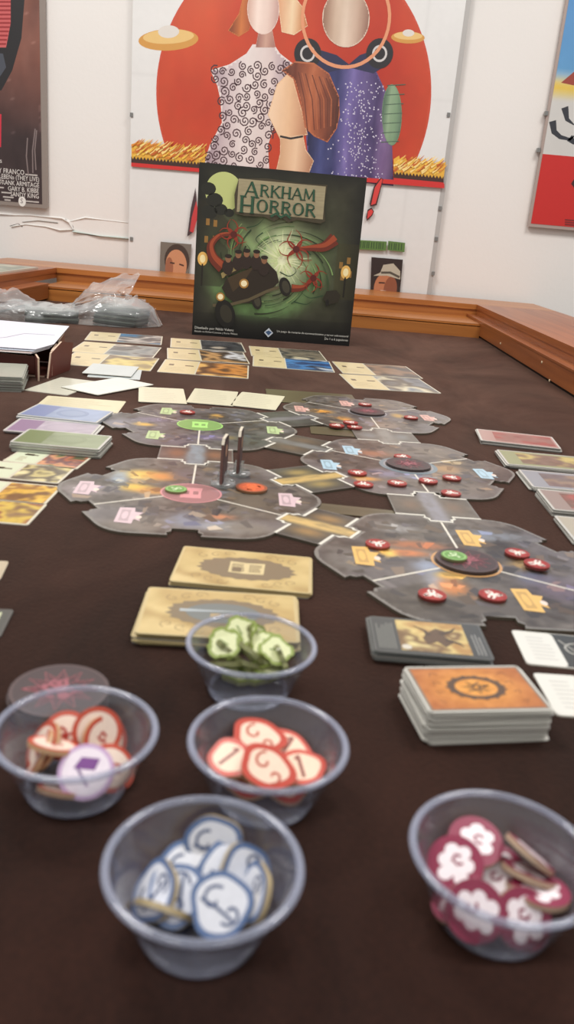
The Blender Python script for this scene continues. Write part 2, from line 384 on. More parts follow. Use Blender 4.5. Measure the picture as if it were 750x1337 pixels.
# pale patterned column
col_px = [(275, 92), (300, 84), (322, 70), (330, 58), (358, 58), (366, 70), (384, 84), (380, 110), (372, 140), (358, 165), (350, 190), (352, 226), (264, 222), (274, 190), (290, 160), (288, 130), (284, 112)]
shade(col_px, [(150, 128, 140), (206, 188, 190), (230, 218, 214), (222, 204, 200), (168, 146, 156)], amp=8)
zs = nz(); r2 = random.Random(11)
placed = []
for k in range(900):
    x, y = r2.uniform(270, 380), r2.uniform(84, 216)
    poly = col_px; inside = False
    for i in range(len(poly)):
        (xa, ya), (xb, yb) = poly[i], poly[i - 1]
        if (ya > y) != (yb > y) and x < (xb - xa) * (y - ya) / (yb - ya) + xa: inside = not inside
    if not inside or any((x - a) ** 2 + (y - b) ** 2 < 92 for a, b in placed): continue
    placed.append((x, y)); c = pl(x, y, o); R = 0.0118 * r2.uniform(.8, 1.15); a0 = r2.uniform(0, 6.28)
    art.stroke([(c[0] + R * (1 - t / 15) * math.cos(a0 + t * .75), c[1] + R * (1 - t / 15) * math.sin(a0 + t * .75)) for t in range(15)], .0032, (74, 44, 50), zs)
# face-toned ovals and hair shapes, without features
shade([(298, 40), (312, 48), (325, 40), (332, 20), (334, -6), (318, -6), (312, 18)], [(120, 50, 24), (206, 120, 60), (150, 64, 30)])
shade([(368, 42), (384, 46), (402, 34), (396, 10), (384, -6), (362, -6)], [(214, 150, 110), (236, 208, 170), (190, 110, 60)])
shade([(338, 40), (356, 40), (360, 62), (334, 62)], [(150, 100, 92), (206, 164, 146), (170, 120, 108)]); shade(oval(344, 12, 21, 33), [(206, 166, 150), (240, 218, 206), (232, 206, 194), (190, 150, 140)], amp=6)
# blue violet robe
robe = [(424, 92), (444, 80), (462, 88), (492, 94), (504, 120), (512, 180), (514, 243), (470, 238), (404, 226), (400, 180), (404, 130), (410, 100)]
shade(robe, [(40, 40, 76), (60, 66, 120), (50, 52, 100), (120, 106, 168), (92, 76, 128), (70, 54, 100), (128, 100, 146), (84, 60, 96)], 60, 60, 16, 20)
zs = nz()
for k in range(260):
    x, y = r2.gauss(470, 16), r2.uniform(105, 236)
    if 406 < x < 506: art.ell(*pl(x, y, o), .0018 * r2.uniform(.5, 1.3), .0018, (214, 208, 226), zs, 6)
art.flat(pp((414, 64), (440, 72), (456, 84), (470, 72), (500, 62), (506, 84), (488, 96), (455, 88), (424, 96), (408, 84)), (40, 40, 74), nz())
for cxp in (402, 496):
    c = pl(cxp, 70, o); art.ell(c[0], c[1], .034, .034, (34, 30, 34), nz()); art.ring(c[0], c[1], .014, .019, (206, 202, 200), nz(), 20)
c = pl(452, 24, o)
art.ring(c[0], c[1], .104, .112, (224, 150, 110), nz(), 40)
shade(oval(452, 24, 31, 38), [(150, 112, 92), (206, 180, 158), (222, 200, 180), (196, 166, 146), (140, 100, 84)], amp=10)
# green ribbed oval
c = pl(512, 150, o); shade(oval(512, 150, 13, 40), [(70, 96, 78), (140, 166, 132), (120, 150, 116), (80, 104, 84)])
z_ = nz()
for k in range(7): art.stroke([(c[0] - .02, c[1] - .066 + .022 * k), (c[0] + .026, c[1] - .060 + .022 * k)], .002, (74, 96, 78), z_)
# auburn bob shape and shoulder
shade([(350, 150), (362, 110), (380, 92), (396, 150), (402, 176), (384, 180), (366, 182), (360, 170)], [(244, 212, 180), (232, 190, 150), (180, 120, 88)], amp=6)
shade([(368, 92), (386, 80), (410, 82), (430, 96), (443, 126), (444, 150), (440, 168), (428, 186), (410, 178), (398, 166), (392, 130), (384, 104)], [(84, 40, 26), (120, 58, 36), (186, 106, 68), (130, 66, 42), (72, 34, 24)], 50, 50, 16, 30)
z_ = nz()
for k in range(9): art.stroke(pp((390 + k * 4.5, 94 + k), (398 + k * 5, 130), (402 + k * 4.3, 172 - k)), .0025, (176, 98, 60) if k % 2 else (104, 50, 32), z_)
shade([(366, 180), (396, 176), (400, 196), (410, 210), (404, 226), (360, 226), (366, 200)], [(206, 160, 122), (236, 200, 164), (170, 116, 86)], amp=6)
art.stroke(pp((366, 178), (380, 181), (396, 178)), .005, (40, 32, 34), nz())
# flame strip, dark strip, red line
def strip(xa, xb, ya, yb, n):
    z1 = nz()
    top = lambda t: ya + (yb - ya) * t
    up = []; lo = []
    for k in range(n + 1):
        t = k / n; x = xa + (xb - xa) * t
        up.append((x + (3 if k % 2 else 0), top(t) + (r2.uniform(0, 4) if k % 2 else r2.uniform(5, 9)))); lo.append((x, top(t) + 28))
    art.flat(pp(*(up + lo[::-1])), (232, 176, 60), z1)
    for k in range(n * 6):
        t = r2.random() * .93; x = xa + (xb - xa) * t; y = top(t) + r2.uniform(6, 22)
        art.stroke(pp((x, y), (x + 5, y - 3), (x + 10, y - 8)), .005, r2.choice([(250, 222, 140), (222, 140, 50), (244, 200, 80), (200, 100, 36)]), nz(), True)
    up = []
    for k in range(n * 2 + 1):
        t = k / (n * 2); up.append((xa + (xb - xa) * t, top(t) + 22 + (4 if k % 2 else 0)))
    art.flat(pp(*(up + [(xb, top(1) + 34), (xa, top(0) + 34)])), (62, 34, 26), nz())
    art.flat(pp((xa, top(0) + 30.5), (xb, top(1) + 30.5), (xb, top(1) + 35.5), (xa, top(0) + 35.5)), (206, 44, 40), nz())
strip(172, 268, 182, 190, 22); strip(514, 579, 202, 208, 15)
art.flat(pp((262, 221), (580, 246), (580, 240), (262, 216)), (206, 44, 40), nz())
# red brush lettering remains either side of the box
art.flat(pp((497, 232), (500.5, 234), (492, 268), (483.5, 270), (482.5, 266), (488, 244)), (60, 22, 22), nz())
art.flat(pp((498, 233), (499.5, 235), (490.5, 266), (484.5, 268), (489.5, 245)), (214, 62, 58), nz())
art.flat(pp((485, 271), (488.5, 276), (486, 282), (479, 288.5), (478, 284), (480, 274)), (60, 22, 22), nz())
art.flat(pp((485, 273), (487.5, 276.5), (485, 281), (479.5, 286), (480.5, 276)), (214, 62, 58), nz())
art.flat(pp((256, 245), (250, 272), (245, 309), (252, 304), (258, 270)), (70, 50, 54), nz())
art.flat(pp((257, 262), (251, 284), (248.5, 302), (253, 304), (260, 280)), (196, 58, 60), nz())
# green letter blocks (too small to read)
z1, z2 = nz(), nz()
for xa, xb in ((440, 505), (507, 529)):
    t0 = (xa - 470) / 59 * 2.4
    art.flat(pp((xa, 313 + t0), (xb, 313 + (xb - 470) / 59 * 4), (xb - 1, 325 + (xb - 470) / 59 * 4), (xa - 1, 325 + t0)), (88, 122, 58), z1)
    x = xa + 1.5
    while x < xb - 2:
        t = (x - 470) / 59 * 3.4
        art.stroke(pp((x, 315 + t), (x - .7, 323.5 + t)), .0022, (42, 66, 36), z2); x += r2.choice([2.2, 3.0, 3.6])
# two small portrait photographs, generic
def portrait(xa, ya, xb, yb, bg, hat):
    sl = 0.083 * (xb - xa)
    art.flat(pp((xa, ya), (xb, ya + sl), (xb - (yb - ya) * .09, yb + sl), (xa - (yb - ya) * .03, yb)), bg, nz())
    mx_, my_ = (xa + xb) / 2, (ya + yb) / 2 + 3
    if hat:
        art.ell(*pl(mx_ - 3, my_ + 10, o), .030, .040, (186, 118, 82), nz()); art.ell(*pl(mx_ + 4, my_ + 12, o), .018, .034, (140, 80, 54), nz())
        art.flat(pp((mx_ - 18, my_ - 6), (mx_ - 9, my_ - 10), (mx_ - 5, my_ - 20), (mx_ + 8, my_ - 22), (mx_ + 17, my_ - 12), (mx_ + 17, my_ - 1), (mx_, my_ - 6)), (184, 176, 158), nz())
        art.stroke(pp((mx_ - 8, my_ - 10), (mx_ + 4, my_ - 10), (mx_ + 16, my_ - 4)), .006, (84, 76, 66), nz())
        zz = nz(); art.stroke(pp((mx_ - 11, my_ + 3), (mx_ - 3, my_ + 3.5)), .004, (70, 40, 30), zz); art.stroke(pp((mx_ - 9, my_ + 14), (mx_ - 2, my_ + 15)), .006, (230, 216, 200), zz)
    else:
        art.ell(*pl(mx_ + 1, my_ - 2, o), .034, .042, (66, 52, 44), nz()); art.ell(*pl(mx_ + 0, my_ + 5, o), .029, .042, (202, 142, 104), nz())
        art.ell(*pl(mx_ - 9, my_ + 8, o), .011, .028, (158, 100, 72), nz()); zz = nz()
        art.stroke(pp((mx_ - 8, my_ + 1), (mx_ - 2, my_ + 2)), .004, (70, 44, 34), zz); art.stroke(pp((mx_ + 4, my_ + 3), (mx_ + 10, my_ + 5)), .004, (70, 44, 34), zz)
        art.stroke(pp((mx_ - 5, my_ + 16), (mx_ + 4, my_ + 17)), .004, (140, 66, 56), zz)
portrait(210.5, 315.5, 251, 362, (118, 110, 100), False)
portrait(485, 335.5, 526, 390, (44, 30, 28), True)
art.build('print', POSTER, poster, (0, 0, 0), UP, label='printed face with red disc, pale and violet shapes, flames')
for px, py in ((172, 150), (172, 312), (586, 150), (575, 272), (570, 312), (566, 357)):
    c = pl(px, py, o); mb = MB(); mb.box((c[0] - .004, -.003, c[1] - .005), (c[0] + .004, 0.012, c[1] + .005), (120, 120, 118)); mb.build('clip', POSTER, poster)

# --- left poster: dark red brown with credits
o = WP(40, 150, PY); po = (o.x, PY, o.z); reset()
xr = pl(60, 120, o)[0]; xl = xr - 1.0; zb = pl(62, 272.5, o)[1]; zt = 0.95 - o.z
poster2 = empty('poster', po, label='dark maroon poster with white credits hanging at the left', cat='poster')
mb = MB(); mb.box((xl, 0.0005, zb), (xr, 0.011, zt), (140, 128, 120)); mb.build('backing_board', POSTER, poster2)
art = MB()
def mar(X, Y):
    t = np.clip((Y - zb) / 0.6, 0, 1); n = fbm(X * 12, Y * 7, 5); n2 = fbm(X * 40, Y * 22, 8, 3)
    k = np.clip((t - .28) * 3.2, 0, 1) * (.55 + .9 * (n - .2)); ln = np.abs(np.sin(X * 38 + Y * 9 + 3 * n))
    base = np.array([52, 34, 34.]); hi = np.array([150, 92, 74.])
    c = base + (hi - base) * np.clip(k, 0, 1)[..., None] + 22 * (n2 - .5)[..., None]
    st = (ln < .03) & (n2 > .5)
    return c + 26 * st[..., None]
art.sheet(xl + .01, zb + .01, xr - .014, zt, 120, 140, mar, nz())
art.flat(pp((-130, -40), (26, -40), (32, 0), (28, 50), (16, 92), (2, 118), (-130, 130)), (30, 26, 28), nz())
art.flat(pp((-130, -40), (12, -40), (14, 0), (14, 30), (8, 62), (-130, 62)), (200, 92, 92), nz())
z_ = nz()
for k in range(14): art.stroke(pp((-130, -14 + k * 5.5), (14 - max(0, k - 8) * 1.2, -14 + k * 5.5)), .004, (150, 40, 44), z_)
art.flat(pp((-20, 68), (4, 70), (8, 88), (0, 100), (-20, 102)), (70, 74, 84), nz())
art.flat(pp((-130, 148), (2, 149), (1.5, 192), (-130, 192)), (196, 40, 60), nz())
z_ = nz()
for s_, px, py, sz, kx in (('HARRY FRANCO', 32, 228.5, .0175, .8), ('SIE LEBEN» (THEY LIVE)', 51.5, 237.3, .0165, .74), ('FRANK ARMITAGE', 51.5, 245, .0165, .78), ('GARY B. KIBBE', 51, 252.3, .0165, .78), ('SANDY KING', 51, 259.3, .0165, .78)):
    c = pl(px, py, o); art.text(s_, c[0], c[1], sz, (226, 220, 214), z_, 'RIGHT', kx)
for px, py, wd in ((49, 230, 16), (5, 239, 8), (5, 246, 8), (14, 253, 12), (18, 259, 14), (14, 262.5, 8), (51, 265, 17)):
    c = pl(px, py, o); d_ = pl(px - wd, py, o); art.rect(d_[0], c[1], c[0], c[1] + .0035, (190, 182, 176), z_)
art.ell(*pl(29, 263, o), .010, .013, (230, 226, 220), z_)
art.text('S', *pl(26.6, 265.2, o), .017, (60, 40, 40), nz())
art.text('es', *pl(-4, 212, o), .016, (226, 220, 214), z_)
z_ = nz()
for a, b in (((36, 180), (37, 228)), ((46, 168), (43, 226)), ((48, 170), (47, 222))): art.stroke(pp(a, ((a[0] + b[0]) / 2 - 2, (a[1] + b[1]) / 2), b), .003, (128, 112, 110), z_)
art.build('print', POSTER, poster2, (0, 0, 0), UP)

# --- right poster: blue, yellow, white, red
o = WP(720, 150, PY); po = (o.x, PY, o.z); reset()
xl = pl(713, 160, o)[0]; xr = xl + 1.0; zb = pl(688, 295.5, o)[1]; zt = 0.95 - o.z
poster3 = empty('poster', po, label='poster with blue sky above a plain red lower band at the right', cat='poster')
mb = MB(); mb.box((xl, 0.0005, zb), (xr, 0.011, zt), (168, 150, 142)); mb.build('backing_board', POSTER, poster3)
art = MB()
zr = pl(704, 200.5, o)[1]; zy = pl(732, 121, o)[1]; zbl = pl(734, 107, o)[1]
def skyc(X, Y):
    n = fbm(X * 8, Y * 8, 2)
    c = np.zeros(X.shape + (3,)); t = np.clip((Y - zbl) / .5, 0, 1)
    c[:] = np.array([206, 204, 200.]); wy = np.clip(1 - np.abs(Y - (zy + zbl) / 2) / .03, 0, 1)
    c = c + (np.array([226, 190, 70]) - c) * wy[..., None]
    b = np.stack([90 - 30 * t, 150 - 30 * t, 196 + 0 * t], -1); kb = np.clip((Y - zbl) / .03, 0, 1)
    c = c + (b - c) * kb[..., None]
    return c + 14 * (n - .5)[..., None]
art.sheet(xl + .006, zr, xr - .006, zt, 100, 80, skyc, nz())
art.rect(xl + .006, zb + .008, xr - .006, zr, (196, 30, 24), nz())
z_ = nz()
for a in (((722, 158), (724, 172), (732, 179), (745, 182), (752, 176)), ((738, 140), (741, 156), (750, 163)), ((744, 180), (750, 186), (760, 188))):
    art.stroke(pp(*a), .018, (42, 44, 52), z_, True)
art.flat(pp((733, 108), (752, 92), (752, 112)), (150, 60, 44), nz())
z_ = nz()
for k in range(3): art.stroke(pp((738, 287 + k * 3), (760, 289 + k * 3)), .004, (120, 20, 20), z_)
art.flat(pp((746, 240), (754, 228), (754, 250)), (60, 18, 20), z_)
art.build('print', POSTER, poster3, (0, 0, 0), UP)
for px, py in ((714, 148), (704, 196)):
    c = pl(px, py, o); mb = MB(); mb.box((c[0] - .004, -.003, c[1] - .005), (c[0] + .004, 0.012, c[1] + .005), (120, 120, 118)); mb.build('clip', POSTER, poster3)
#@@OBJECTS@@

# ------------------------------------------------------------------ game box
BOXC = Vector((-0.0573, 1.5405, 0)); BYAW = 0.1041; BW = 0.295
gbox = empty('game_box', BOXC, BYAW, label='square board game box standing upright with dark green cover against the rail', cat='game box')
mb = MB(); mb.box((-BW / 2, 0.0004, 0), (BW / 2, 0.072, BW), (24, 23, 20)); mb.build('box_body', BOXPRINT, gbox)
art = MB(); reset()
def cover(X, Y):
    u = X / BW + .5; v = Y / BW
    n = fbm(u * 7, v * 7, 2); n2 = fbm(u * 26, v * 26, 6, 3)
    c = np.zeros(X.shape + (3,)); c[:] = np.array([58, 56, 42.]); c += (26 * (n - .5) + 14 * (n2 - .5))[..., None]
    dx, dy = u - .47, v - .5; ang = np.arctan2(dy, dx); r = np.hypot(dx * 1.0, dy * 1.15)
    g = np.exp(-(r / .30) ** 2) * (.65 + .5 * n + .25 * np.sin(ang * 9 + r * 14))
    c += (np.array([138, 164, 108]) - c) * np.clip(g * 1.15, 0, 1)[..., None]
    sw = np.exp(-((np.hypot(u - .42, (v - .46) * 1.05) - .34 - .05 * np.sin(ang)) / .07) ** 2) * np.clip(.35 - dy * 1.6, 0, 1)
    c += (np.array([112, 150, 90]) - c) * np.clip(sw * 1.1 * (.6 + .8 * n2), 0, 1)[..., None]
    r2_ = np.hypot((u - .53) / .12, (v - .49) / .16); g2 = np.exp(-r2_ ** 2) * (.75 + .5 * n2)
    c += (np.array([250, 252, 214]) - c) * np.clip(g2 * 1.2, 0, 1)[..., None]
    edge = np.clip(np.minimum(np.minimum(u, 1 - u) / .12, np.minimum(v / .2, (1 - v) / .1)), 0, 1)
    c *= (.45 + .55 * edge)[..., None]
    # houses on both sides
    hl = (u < .17 + .03 * np.sin(v * 40)) & (v > .3) & (v < .8); hr = (u > .86) & (v > .28) & (v < .62)
    c = np.where(hl[..., None], c * .5 + np.array([22, 20, 14]), c); c = np.where(hr[..., None], c * .6 + np.array([26, 24, 12]), c)
    c = np.where((v < .14)[..., None], c * np.clip(.25 + v * 4, 0, 1)[..., None], c)
    return c
art.sheet(-BW / 2, 0, BW / 2, BW, 150, 150, cover, nz())
def uv(u, v): return ((u - .5) * BW, v * BW)
def us(*p): return [uv(a, b) for a, b in p]
art.ell(*uv(.152, .85), .0325, .0325, (196, 204, 132), nz(), 40)
z_ = nz()
for a, b, r in ((.10, .80, .05), (.06, .86, .045), (.14, .75, .04), (.19, .735, .03), (.07, .73, .05)): art.ell(*uv(a, b), r * BW, r * BW * .8, (36, 36, 28), z_, 14)
z_ = nz()
for a, b in ((.055, .655), (.10, .65), (.05, .555), (.10, .56), (.885, .47), (.93, .5), (.90, .40), (.945, .42)): art.rect(*uv(a, b), *uv(a + .022, b + .038), (150, 110, 54), z_)
for a, b in ((.045, .46), (.93, .45)):
    art.ell(*uv(a, b), .009, .012, (236, 186, 100), nz()); art.ell(*uv(a, b), .005, .007, (255, 236, 180), nz())
    art.stroke(us((a, b - .03), (a, .3)), .003, (30, 26, 18), nz())
rv = random.Random(8)
for k in range(70):
    a0 = rv.uniform(0, 6.28); R0 = rv.uniform(.14, .36); q = []
    for t in range(7): b = a0 + t * .11; r_ = R0 * (1 - .035 * t); q.append((.49 + r_ * math.cos(b) * 1.05, .44 + r_ * math.sin(b) * .85))
    if all(.05 < a < .95 and .08 < b < .72 for a, b in q): art.stroke(us(*q), rv.uniform(.003, .010) * BW, rv.choice([(96, 128, 78), (132, 164, 100), (60, 84, 52), (160, 178, 116), (46, 54, 34)]), nz(), True)
for k in range(26):
    a0 = k * .2417 + rv.uniform(-.1, .1); R0 = rv.uniform(.10, .2)
    art.stroke(us((.53 + .03 * math.cos(a0), .49 + .03 * math.sin(a0)), (.53 + R0 * math.cos(a0), .49 + R0 * math.sin(a0))), .008 * BW, rv.choice([(236, 240, 196), (206, 220, 160)]), nz(), True)
# curling red tendrils
def curl(pts, wd, col): art.stroke(us(*pts), wd * BW, col, nz(), True)
def smooth(pts, n=6):
    out = []
    for i in range(len(pts) - 1):
        p0, p1, p2, p3 = pts[max(0, i - 1)], pts[i], pts[i + 1], pts[min(len(pts) - 1, i + 2)]
        for k in range(n):
            t = k / n; out.append(tuple(.5 * (2 * p1[j] + (p2[j] - p0[j]) * t + (2 * p0[j] - 5 * p1[j] + 4 * p2[j] - p3[j]) * t * t + (3 * p1[j] - p0[j] - 3 * p2[j] + p3[j]) * t ** 3) for j in (0, 1)))
    return out + [pts[-1]]
for path, wd in (([(.17, .42), (.11, .47), (.09, .54), (.14, .60), (.22, .615)], .075), ([(.84, .64), (.78, .59), (.70, .575), (.61, .56)], .08), ([(.60, .33), (.66, .335), (.70, .36), (.73, .40)], .05)):
    curl(smooth(path), wd, (112, 44, 28)); curl(smooth([(a + .004, b + .010) for a, b in path]), wd * .45, (164, 74, 44))
rr_ = random.Random(5)
for cx_, cy_, R in ((.225, .615, .085), (.61, .56, .11), (.73, .40, .085)):
    for k in range(9):
        a = k * .7 + rr_.uniform(-.15, .15); q = []
        for t in range(7):
            r = R * t / 6 * rr_.uniform(.95, 1.05); b = a + .9 * (t / 6) ** 2 * (1 if k % 2 else -1); q.append((cx_ + r * math.cos(b), cy_ + r * math.sin(b)))
        art.stroke(us(*smooth(q, 3)), .016 * BW, (146, 52, 34), nz(), True)
    art.ell(*uv(cx_, cy_), .02 * BW, .02 * BW, (90, 30, 24), nz())
z_ = nz()
for q in ([(.40, .64), (.36, .60), (.40, .56)], [(.30, .66), (.36, .68), (.40, .72)], [(.80, .30), (.72, .28), (.66, .31)], [(.52, .42), (.58, .40), (.62, .43), (.60, .46)], [(.28, .50), (.33, .53), (.30, .57)], [(.62, .25), (.7, .24), (.74, .27)]):
    art.stroke(us(*smooth(q)), .008 * BW, (44, 70, 44), z_, True)
# a vintage open car
def carp(*p): return us(*p)
for cx_, cy_, rx, ry, ro in ((.56, .335, .036, .058, .35), (.39, .235, .03, .05, .3)):
    art.ell(*uv(cx_, cy_), rx * BW, ry * BW, (30, 26, 20), nz(), rot=ro); art.ell(*uv(cx_ + .004, cy_), rx * .62 * BW, ry * .66 * BW, (66, 62, 48), nz(), rot=ro)
art.flat(carp((.17, .30), (.20, .25), (.26, .21), (.34, .22), (.44, .28), (.52, .36), (.50, .42), (.44, .47), (.36, .44), (.28, .40), (.20, .36)), (44, 34, 24), nz())
art.flat(carp((.20, .36), (.28, .40), (.36, .44), (.30, .34), (.24, .28)), (70, 54, 34), nz())
art.flat(carp((.17, .355), (.33, .44), (.35, .47), (.33, .475), (.16, .385)), (150, 132, 84), nz()); art.flat(carp((.18, .36), (.32, .435), (.34, .455), (.19, .375)), (54, 42, 28), nz())
art.stroke(carp((.12, .19), (.22, .20), (.34, .24), (.45, .30), (.52, .33)), .018 * BW, (96, 84, 60), nz())
for cx_, cy_, rx, ry, ro in ((.20, .145, .060, .088, .35),):
    art.ell(*uv(cx_, cy_), rx * BW, ry * BW, (20, 18, 14), nz(), rot=ro); art.ell(*uv(cx_ + .006, cy_), rx * .6 * BW, ry * .64 * BW, (52, 48, 36), nz(), rot=ro)
for a, b, r in ((.305, .335, .022), (.165, .245, .020)): art.ell(*uv(a, b), r * BW * 1.3, r * BW * 1.3, (176, 128, 60), nz()); art.ell(*uv(a, b), r * BW * .85, r * BW * .85, (255, 240, 196), nz())
for a, b in ((.20, .46), (.26, .49), (.37, .50), (.42, .47), (.31, .50)):      # riders as dark rounded figures
    art.ell(*uv(a, b - .035), .034 * BW, .045 * BW, (48, 34, 28), nz()); art.ell(*uv(a, b + .012), .018 * BW, .022 * BW, (142, 98, 70), nz()); art.ell(*uv(a, b + .028), .022 * BW, .012 * BW, (40, 30, 24), nz())
art.flat(carp((.80, .28), (.84, .25), (.90, .27), (.91, .31), (.88, .34), (.82, .33)), (46, 40, 28), nz()); art.ell(*uv(.83, .26), .012 * BW, .02 * BW, (24, 22, 18), nz())
# plaque and title
art.flat(us((.225, .735), (.215, .84), (.235, .93), (.40, .945), (.60, .935), (.765, .94), (.755, .84), (.77, .735), (.74, .72), (.60, .73), (.55, .71), (.50, .735), (.46, .71), (.40, .73), (.28, .725)), (70, 62, 44), nz())
def plank(X, Y):
    n = fbm(X * 60, Y * 700, 3, 3); b = 1 - .18 * (n - .3)
    return np.array([168, 156, 124.]) * b[..., None]
art.sheet((.235 - .5) * BW, .745 * BW, (.755 - .5) * BW, .93 * BW, 60, 30, plank, nz())
GL = {'A': (1.0, [([(0.0, 0), (.46, 1)], .07), ([(.46, 1), (.92, 0)], .17), ([(.16, .36), (.78, .36)], .06)], [(0, 0), (.92, 0)]),
      'R': (.92, [([(.14, 0), (.14, 1)], .17), ([(.14, .97), (.5, .97), (.70, .86), (.72, .70), (.6, .56), (.14, .52)], .09), ([(.42, .52), (.86, -.04)], .16)], [(.14, 0), (.14, 1)]),
      'K': (.95, [([(.14, 0), (.14, 1)], .17), ([(.18, .45), (.80, 1)], .07), ([(.36, .56), (.88, 0)], .16)], [(.14, 0), (.14, 1), (.82, 1), (.88, 0)]),
      'H': (1.0, [([(.14, 0), (.14, 1)], .17), ([(.82, 0), (.82, 1)], .17), ([(.14, .46), (.82, .46)], .07)], [(.14, 0), (.14, 1), (.82, 0), (.82, 1)]),
      'M': (1.2, [([(.10, 0), (.16, 1)], .07), ([(.16, 1), (.56, .14)], .16), ([(.56, .14), (.98, 1)], .06), ([(.98, 1), (1.04, 0)], .17)], [(.10, 0), (1.04, 0)]),
      'O': (1.0, None, [])}
def title(word, x, y, h, big, col, ws=.82):
    for i, ch in enumerate(word):
        hh = h * (big if i == 0 else 1); w_, st, serif = GL[ch]; k = hh * ws; y0 = y - (hh - h) * .5; zz = nz()
        if st is None:
            for q in range(24):
                a, b = 2 * PI * q / 24, 2 * PI * (q + 1) / 24
                f = lambda t, s_: (x + k * (.48 + (.48 - s_ * (.05 + .13 * abs(math.cos(t)))) * math.cos(t)), y0 + hh * (.5 + (.52 - s_ * .07) * math.sin(t)))
                art.flat([f(a, 0), f(b, 0), f(b, 1), f(a, 1)], col, zz)
        else:
            for p, wd in st: art.stroke([(x + a * k, y0 + b * hh) for a, b in p], wd * k, col, zz)
            zz = nz()
            for a, b in serif: art.flat([(x + (a - .14) * k, y0 + b * hh - .025 * hh), (x + (a + .14) * k, y0 + b * hh - .025 * hh), (x + (a + .14) * k, y0 + b * hh + .025 * hh), (x + (a - .14) * k, y0 + b * hh + .025 * hh)], col, zz)
        x += k * (w_ + .10)
for dx, dy, colr in ((.0008, -.0008, (30, 36, 26)), (0, 0, (44, 84, 60))):
    title('ARKHAM', uv(.275, 0)[0] + dx, uv(0, .845)[1] + dy, .0185, 1.35, colr, .97)
    title('HORROR', uv(.248, 0)[0] + dx, uv(0, .757)[1] + dy, .0200, 1.35, colr, 1.02)
art.stroke(us((.44, .735), (.47, .755), (.5, .735), (.53, .755), (.56, .735)), .004, (44, 84, 60), nz())
# small print and diamond mark
z_ = nz()
art.text('Diseñado por Nikki Valens', *uv(.015, .042), .0066, (226, 224, 214), z_)
art.text('Basado en Richard Launius y Kevin Wilson', *uv(.015, .022), .0046, (216, 214, 204), z_)
art.text('Un juego de misterio de estremecimiento y terror sobrenatural', *uv(.985, .058), .0052, (226, 224, 214), z_, 'RIGHT')
art.text('De 1 a 6 jugadores', *uv(.985, .033), .0058, (226, 224, 214), z_, 'RIGHT')
c = uv(.478, .050); art.flat([(c[0] - .0085, c[1]), (c[0], c[1] - .0085), (c[0] + .0085, c[1]), (c[0], c[1] + .0085)], (206, 214, 222), z_)
art.flat([(c[0] - .006, c[1] + .001), (c[0], c[1] - .005), (c[0] + .006, c[1] + .001), (c[0], c[1] + .004)], (64, 92, 130), nz())
art.build('cover_print', BOXPRINT, gbox, (0, 0, 0), UP, label='dark green cover with glowing mist, old car and red tendrils under a title plaque')

# ------------------------------------------------------------------ cards and decks
def quad(q, z):
    g = [G(x, y, z) for x, y in q]; c = sum(g, Vector()) / 4
    a = math.atan2((g[1] - g[0]).y + (g[2] - g[3]).y, (g[1] - g[0]).x + (g[2] - g[3]).x)
    w_ = ((g[1] - g[0]).length + (g[2] - g[3]).length) / 2; d_ = ((g[3] - g[0]).length + (g[2] - g[1]).length) / 2
    return c, a, w_, d_
def rrect(w_, d_, r=.002):
    p = []
    for cx_, cy_, a in ((w_ / 2 - r, d_ / 2 - r, 0), (-w_ / 2 + r, d_ / 2 - r, PI / 2), (-w_ / 2 + r, -d_ / 2 + r, PI), (w_ / 2 - r, -d_ / 2 + r, 1.5 * PI)):
        p += [(cx_ + r * math.cos(a + t), cy_ + r * math.sin(a + t)) for t in (0, PI / 4, PI / 2)]
    return p
SEED = [20]
def picture(mb, x0, y0, x1, y1, cols, z, n=26, sc=2.3):
    """a printed picture: smooth colour patches"""
    SEED[0] += 1; sd = SEED[0]; cs = np.array(cols, float); W_ = max(x1 - x0, y1 - y0)
    def fn(X, Y):
        u = (X - x0) / W_ * sc; v = (Y - y0) / W_ * sc
        k = np.clip((fbm(u, v, sd, 3) - .22) * 1.8, 0, .999) * (len(cs) - 1); i = k.astype(int); f = (k - i)[..., None]
        f = f * f * (3 - 2 * f); c = cs[i] * (1 - f) + cs[i + 1] * f
        return c + 26 * (fbm(u * 4, v * 4, sd + 5, 2) - .5)[..., None]
    asp = (y1 - y0) / (x1 - x0); mb.sheet(x0, y0, x1, y1, n, max(6, int(n * asp)), fn, z)
def lines(mb, x0, y0, x1, y1, n, col, z, horiz=True, wd=.0006):
    r_ = random.Random(n * 7 + int(x0 * 1e5))
    for k in range(n):
        if horiz:
            y = y1 - (y1 - y0) * (k + .5) / n; mb.stroke([(x0, y), (x0 + (x1 - x0) * r_.uniform(.6, 1), y)], wd, col, z)
        else:
            x = x0 + (x1 - x0) * (k + .5) / n; mb.stroke([(x, y0), (x, y0 + (y1 - y0) * r_.uniform(.6, 1))], wd, col, z)
CT = 0.0007
def single(name, q, paint, label, group=None, edge=(206, 200, 186), base=(214, 206, 184), z=0.0, size=None, mat=None, cat='card', dz=(0, 0)):
    c, a, w_, d_ = quad(q, z + CT)
    if size: w_, d_ = size
    mb = MB(); mb.prism(rrect(w_, d_), 0, CT, base, edge)
    paint(mb, w_, d_, CT + .00008)
    return mb.build(name, mat or SLEEVE, None, (c.x, c.y, z), (dz[0], dz[1], a), label=label, cat=cat, group=group)
